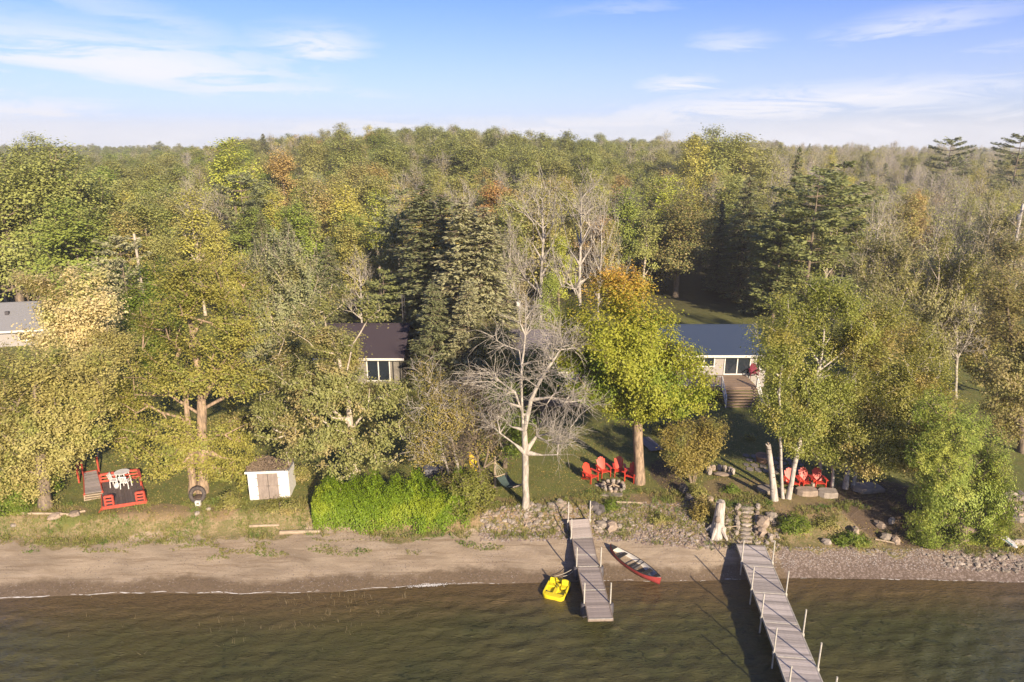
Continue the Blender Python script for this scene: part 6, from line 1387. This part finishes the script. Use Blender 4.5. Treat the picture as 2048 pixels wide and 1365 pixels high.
# far left house
p = G(30, 660, 4.2); h4 = empty('house', (p.x, p.y, H(p.x, p.y)), R(14), 'pale house with a light grey roof at the far left, behind the peach tree', 'house'); MB = sub(Vector((0, 0, p.z - 4.2 + H(p.x, p.y))))
zz0 = H(p.x, p.y)
wall_with(h4, -6, 5.5, .0, zz0, 4.3 , [(-4, -2.8, 2.9, 3.9, 'window'), (.2, 1.6, 2.9, 3.9, 'window')], M_SIDE)
MB().box((5.42, 3.6, (zz0 + 4.3) / 2), (.15, 6.9, 4.3 - zz0)).build('wall', M_SIDE, h4); gable(h4, -6, 5.5, 0, 7.2, 4.3, 6.3, M_ROOFG, .45)
for (x, y) in ((-1.2, 1.9), (1.4, 2.2)): MB().box((x, y, 4.3 + 2 * y / 3.6 + .3), (.35, .35, .35)).build('roof_vent', M_DGREY, h4)
MB = MB0
# ------------------------------------------------------------------ poles
am = empty('antenna_mast', GG(812, 742), 0, 'tall thin lattice antenna mast beside the brown roofed house', 'mast'); top = rel(813, 590, am.location)[2]
for k_ in range(3): a = k_ * 2.094; MB().tube([(.18 * math.cos(a), .18 * math.sin(a), 0), (.14 * math.cos(a), .14 * math.sin(a), top)], .022, 5).build('leg', M_DGREY, am)
mb = MB(); n = int(top / .4)
for i in range(n):
    z = i * top / n
    for k_ in range(3): a = k_ * 2.094; b = a + 2.094; mb.bar((.17 * math.cos(a), .17 * math.sin(a), z), (.17 * math.cos(b), .17 * math.sin(b), z + top / n * (i % 2)), .016)
mb.build('bracing', M_DGREY, am)
tp_ = PY(268, 468, 76); up_ = empty('telegraph_pole', (tp_.x, 76, H(tp_.x, 76)), 0, 'wooden telegraph pole standing at the left edge of the woods', 'pole'); hh = tp_.z - H(tp_.x, 76); MB().tube([(0, 0, -.3), (0, 0, hh)], [.17, .13], 8).build('shaft', BARK_PALE, up_); MB().box((0, 0, hh - .5), (1.2, .1, .1)).build('crossarm', BARK_PALE, up_)
tp2 = PY(2046, 408, 82); up2 = empty('utility_pole', (tp2.x, 82, H(tp2.x, 82)), 0, 'pale utility pole at the right edge of the picture', 'pole'); hh2 = tp2.z - H(tp2.x, 82); MB().tube([(0, 0, -.3), (0, 0, hh2)], [.2, .14], 8).build('shaft', simple('pale_pole', (.45, .42, .38)), up2); MB().box((0, 0, hh2 - .8), (.16, .9, .12)).build('crossarm', BARK_PALE, up2); MB().lathe((-.3, -.1, hh2 - 1.9), [(0, 0), (.2, 0), (.22, .7), (0, .75)], 10).build('transformer', M_ROOFG, up2)
wr = tp_ + Vector((0, 0, -.4)); we = PY(-60, 487, 70)
pts = [wr.lerp(we, t / 12) - Vector((0, 0, .9 * math.sin(math.pi * t / 12))) - wr for t in range(13)]; o = MB().tube(pts, .02, 4).build('power_line', M_DGREY); o.location = wr; setp(o, 'thin power line running left from the telegraph pole', 'cable')
bx = empty('bird_house', GG(1037, 720), 0, 'white box on a thin pole above the bare dead tree', 'bird house'); hb = rel(1038, 612, bx.location); MB().tube([(0, 0, 0), (0, 0, hb[2])], .03, 5).build('pole', M_PIPE, bx); MB().box((0, 0, hb[2] + .15), (.38, .3, .36)).build('box', M_WHITE, bx); MB().box((0, 0, hb[2] + .36), (.46, .4, .05)).build('roof', M_WHITE, bx)
tp4 = GG(868, 962); tr_ = empty('tarpaulin', tp4, .2, 'grey blue tarpaulin draped over a low stack behind the hedge', 'tarpaulin'); MB().box((0, 0, .5), (1.8, 1.0, 1.0), taper=.75).build('sheet', simple('grey_tarp', (.10, .10, .12), rough=.5), tr_, bevel=.08)

# ------------------------------------------------------------------ grass, weeds, litter
def scatter(n, pxr, pyr, cond=None, rg=None):
    out = []; rg = rg or npr
    X = rg.uniform(-34, 34, n * 3); Y = rg.uniform(*pyr, n * 3); return X, Y
def blades(C, L, wd, rg, nb=4, lean=.5):
    n = len(C); k = np.repeat(np.arange(n), nb); P = C[k] + np.concatenate([rg.normal(0, .05, (n * nb, 2)), np.zeros((n * nb, 1))], 1)
    d = np.concatenate([rg.normal(0, lean, (n * nb, 2)), np.ones((n * nb, 1))], 1); d /= np.linalg.norm(d, axis=1, keepdims=True); ln = (L[k] if hasattr(L, '__len__') else L) * rg.uniform(.5, 1.2, n * nb)
    s = rg.normal(size=(n * nb, 3)); s[:, 2] = 0; s /= np.linalg.norm(s, axis=1, keepdims=True); s = s * wd
    tip = P + d * ln[:, None]; v = np.stack([P - s, P + s, tip + s * .4, tip - s * .4], 1); return v.reshape(-1, 3), np.arange(n * nb * 4).reshape(-1, 4)
def field(px_fn, seed, n):
    rg = np.random.default_rng(seed); X = rg.uniform(-32, 32, n); Y = rg.uniform(30, 56, n); S = shore(X); BB2 = np.maximum(np.interp(X, BBX, BBY), S + 1); BT2 = np.maximum(np.interp(X, BTX, BTY), BB2 + 1)
    return X, Y, S, BB2, BT2, rg
def clump(X, Y, f, seed): return np.array([mn.noise(Vector((x * f, y * f, seed))) for x, y in zip(X, Y)])
G_GRASS = foliage('grass_blade', (.14, .155, .035), (.20, .175, .05), (.10, .13, .03), trans=.2, nscale=.6); G_WEED = foliage('weed_leaf', (.15, .19, .035), (.23, .185, .07), (.105, .16, .03), trans=.25, nscale=.7)
X, Y, S, B2, T2, rg = field(None, 71, 60000); c = clump(X, Y, .55, 2.0)
ok = (Y > B2 - .4) & (Y < T2 + 1.2) & (c + rg.uniform(-.3, .3, len(X)) > -.06) & ((X < GG(1560, 1050).x) | (X > GG(1850, 1000).x) | (c > .25))
C = np.stack([X, Y, hz(X, Y) - .02], 1)[ok][:6500]; V, Q = blades(C, .26, .014, rg, 6, .55); V2, Q2 = leafquads(np.repeat(C, 5, 0) + np.abs(rg.normal(0, .09, (len(C) * 5, 3))), .085, rg, .6)
o = link('bank_weeds', np_mesh('bank_weeds', np.concatenate([V, V2]), np.concatenate([Q, Q2 + len(V)]), mats=[G_WEED])); setp(o, 'weeds and tall grass growing over the bank above the beach', 'weeds', kind='stuff'); print('weeds', len(C))
X, Y, S, B2, T2, rg = field(None, 72, 120000); c = clump(X, Y, .8, 7.0); ok = (Y > T2 + .1) & (rg.random(len(X)) < .35 + c * .5)
C = np.stack([X, Y, hz(X, Y) - .01], 1)[ok][:22000]; V, Q = blades(C, .10, .014, rg, 3, .8)
o = link('lawn_grass', np_mesh('lawn_grass', V, Q, mats=[G_GRASS])); setp(o, 'short rough lawn grass between the bank and the houses', 'grass', kind='stuff')
X, Y, S, B2, T2, rg = field(None, 73, 90000); c = clump(X, Y, .35, 4.0); ok = (Y > B2 - .3) & (c + rg.uniform(-.3, .3, len(X)) > -.05)
C = np.stack([X, Y, hz(X, Y) + .03], 1)[ok][:24000]; V, Q = leafquads(C, .08, rg, 2.5)
o = link('fallen_leaves', np_mesh('fallen_leaves', V, Q, mats=[foliage('fallen_leaf', (.42, .33, .10), (.30, .20, .07), (.22, .13, .06), trans=.1)])); setp(o, 'yellow and brown fallen leaves scattered over the lawn', 'leaves', kind='stuff')
# wrack and low plants along the beach
X, Y, S, B2, T2, rg = field(None, 74, 160000); f = (Y - S) / np.maximum(B2 - S, .5); c = clump(X, Y * 3, .5, 9.0)
px_l, px_r = G(430, 1090, .5).x, G(1010, 1090, .5).x
ok = ((f > .55) & (f < .86) & (X > px_l) & (X < px_r) & (c > -.02 + .3 * np.abs(f - .72) * 4)) | ((f > .74) & (f < 1.1) & (X < px_l) & (c > .05)) 
C = np.stack([X, Y, hz(X, Y)], 1)[ok][:5000]; V, Q = leafquads(np.repeat(C, 4, 0) + np.abs(rg.normal(0, .05, (len(C) * 4, 3))), .075, rg, .8)
o = link('beach_plants', np_mesh('beach_plants', V, Q, mats=[G_WEED])); setp(o, 'low green plants and dried wrack along the upper beach', 'plants', kind='stuff')
# pebbles
def pebbles(X, Y, s, rg, name, label, mats):
    n = len(X); base = np.array([(1, 0, 0), (0, 1, 0), (-1, 0, 0), (0, -1, 0), (0, 0, 1.0)]); sc_ = np.stack([s * rg.uniform(.7, 1.3, n), s * rg.uniform(.6, 1, n), s * rg.uniform(.4, .8, n)], 1)
    a = rg.uniform(0, 6.28, n); ca, sa = np.cos(a)[:, None], np.sin(a)[:, None]; v = base[None] * sc_[:, None, :] * rg.uniform(.8, 1.2, (n, 5, 1)); x = v[..., 0] * ca - v[..., 1] * sa; y = v[..., 0] * sa + v[..., 1] * ca
    V = np.stack([x + X[:, None], y + Y[:, None], v[..., 2] + hz(X, Y)[:, None] + .003], -1); t = np.array([(0, 1, 4), (1, 2, 4), (2, 3, 4), (3, 0, 4)]); T = (np.arange(n)[:, None, None] * 5 + t[None]).reshape(-1, 3)
    mi = np.repeat(rg.integers(0, len(mats), n), 4)
    o = link(name, np_mesh(name, V.reshape(-1, 3), None, T, mats=mats, midx=mi)); setp(o, label, 'pebbles', kind='stuff')
P_M = [simple('pebble_%d' % i, c_, rough=.85, bump=0) for i, c_ in enumerate(((.34, .29, .255), (.24, .18, .15), (.42, .38, .35), (.15, .115, .10)))]
X, Y, S, B2, T2, rg = field(None, 75, 160000); f = (Y - S) / (B2 - S); xr = G(1540, 1120, .3).x
ok = (X > xr + rg.normal(0, .8, len(X))) & (f > .30 + .12 * clump(X, Y, .5, 1.)) & (f < 1.05); pebbles(X[ok][:15000], Y[ok][:15000], .05, rg, 'shore_pebbles', 'pale pebble beach right of the long dock', P_M)
ok = (X < xr) & (f > .02) & (f < 1.1) & (rg.random(len(X)) < .30 * np.clip(clump(X, Y, .4, 5.) + .28 + .5 * (np.abs(f - .12) < .12) + .4 * (f > .9), 0, 1)); pebbles(X[ok][:9000], Y[ok][:9000], .036, rg, 'beach_stones', 'small stones strewn over the sand and the wet edge', P_M[:2] + P_M[3:])
ok = (X > G(960, 1050, 1).x) & (X < xr) & (f > .85) & (Y < T2 - .3) & (rg.random(len(X)) < .75); pebbles(X[ok][:5000], Y[ok][:5000], .085, rg, 'bank_stones', 'small rubble between the larger stones of the bank', P_M[:2] + P_M[1:2])
rg = np.random.default_rng(79); q = G(858, 1171, .02); n = 420; C = np.stack([q.x + rg.normal(0, .55, n), q.y + rg.normal(0, .055, n), np.full(n, .03)], 1); C[:, 1] += (C[:, 0] - q.x) * .12
V, Q = leafquads(C, .055, rg, 6); o = link('foam_patch', np_mesh('foam_patch', V, Q, mats=[FOAM])); setp(o, 'small white patch of foam washed up left of the short dock', 'foam', kind='stuff')
# reeds standing in the shallow water
rg = np.random.default_rng(76); pts = []
for (px, py, sx, sy_, n_) in ((640, 1215, 60, 22, 34), (740, 1205, 40, 16, 22), (450, 1235, 60, 30, 18), (560, 1255, 90, 25, 20), (200, 1250, 90, 40, 8), (720, 1260, 40, 20, 8)):
    for _ in range(n_): q = G(px + rg.normal(0, sx), max(1196, py + rg.normal(0, sy_)), 0); pts.append((q.x, q.y, -.05))
V, Q = blades(np.array(pts), .34, .008, rg, 2, .3); o = link('reeds', np_mesh('reeds', V, Q, mats=[foliage('reed', (.20, .16, .09), (.14, .11, .06), trans=.1)])); setp(o, 'thin dead reed stalks standing in the shallow water at left', 'reeds', kind='stuff')
# fallen twigs on the dark mulch
rg = np.random.default_rng(77); a_, b_, r_ = [], [], []
c0 = GG(1800, 1015)
for i in range(170):
    x = c0.x + rg.normal(0, 1.7); y = c0.y + rg.normal(0, 1.3); a = rg.uniform(-.5, .7); L = rg.uniform(.3, 1.3); z = H(x, y) + rg.uniform(.02, .2); a_.append((x, y, z)); x2, y2 = x + L * math.cos(a), y + L * math.sin(a); b_.append((x2, y2, H(x2, y2) + rg.uniform(.03, .25))); r_.append(rg.uniform(.006, .016))
V, Q = tubes(a_, b_, r_, r_); o = link('fallen_twigs', np_mesh('fallen_twigs', V, Q, mats=[BARK])); setp(o, 'fallen twigs heaped on the dark ground left of the cedar', 'twigs', kind='stuff')
print('TRIS', STAT)
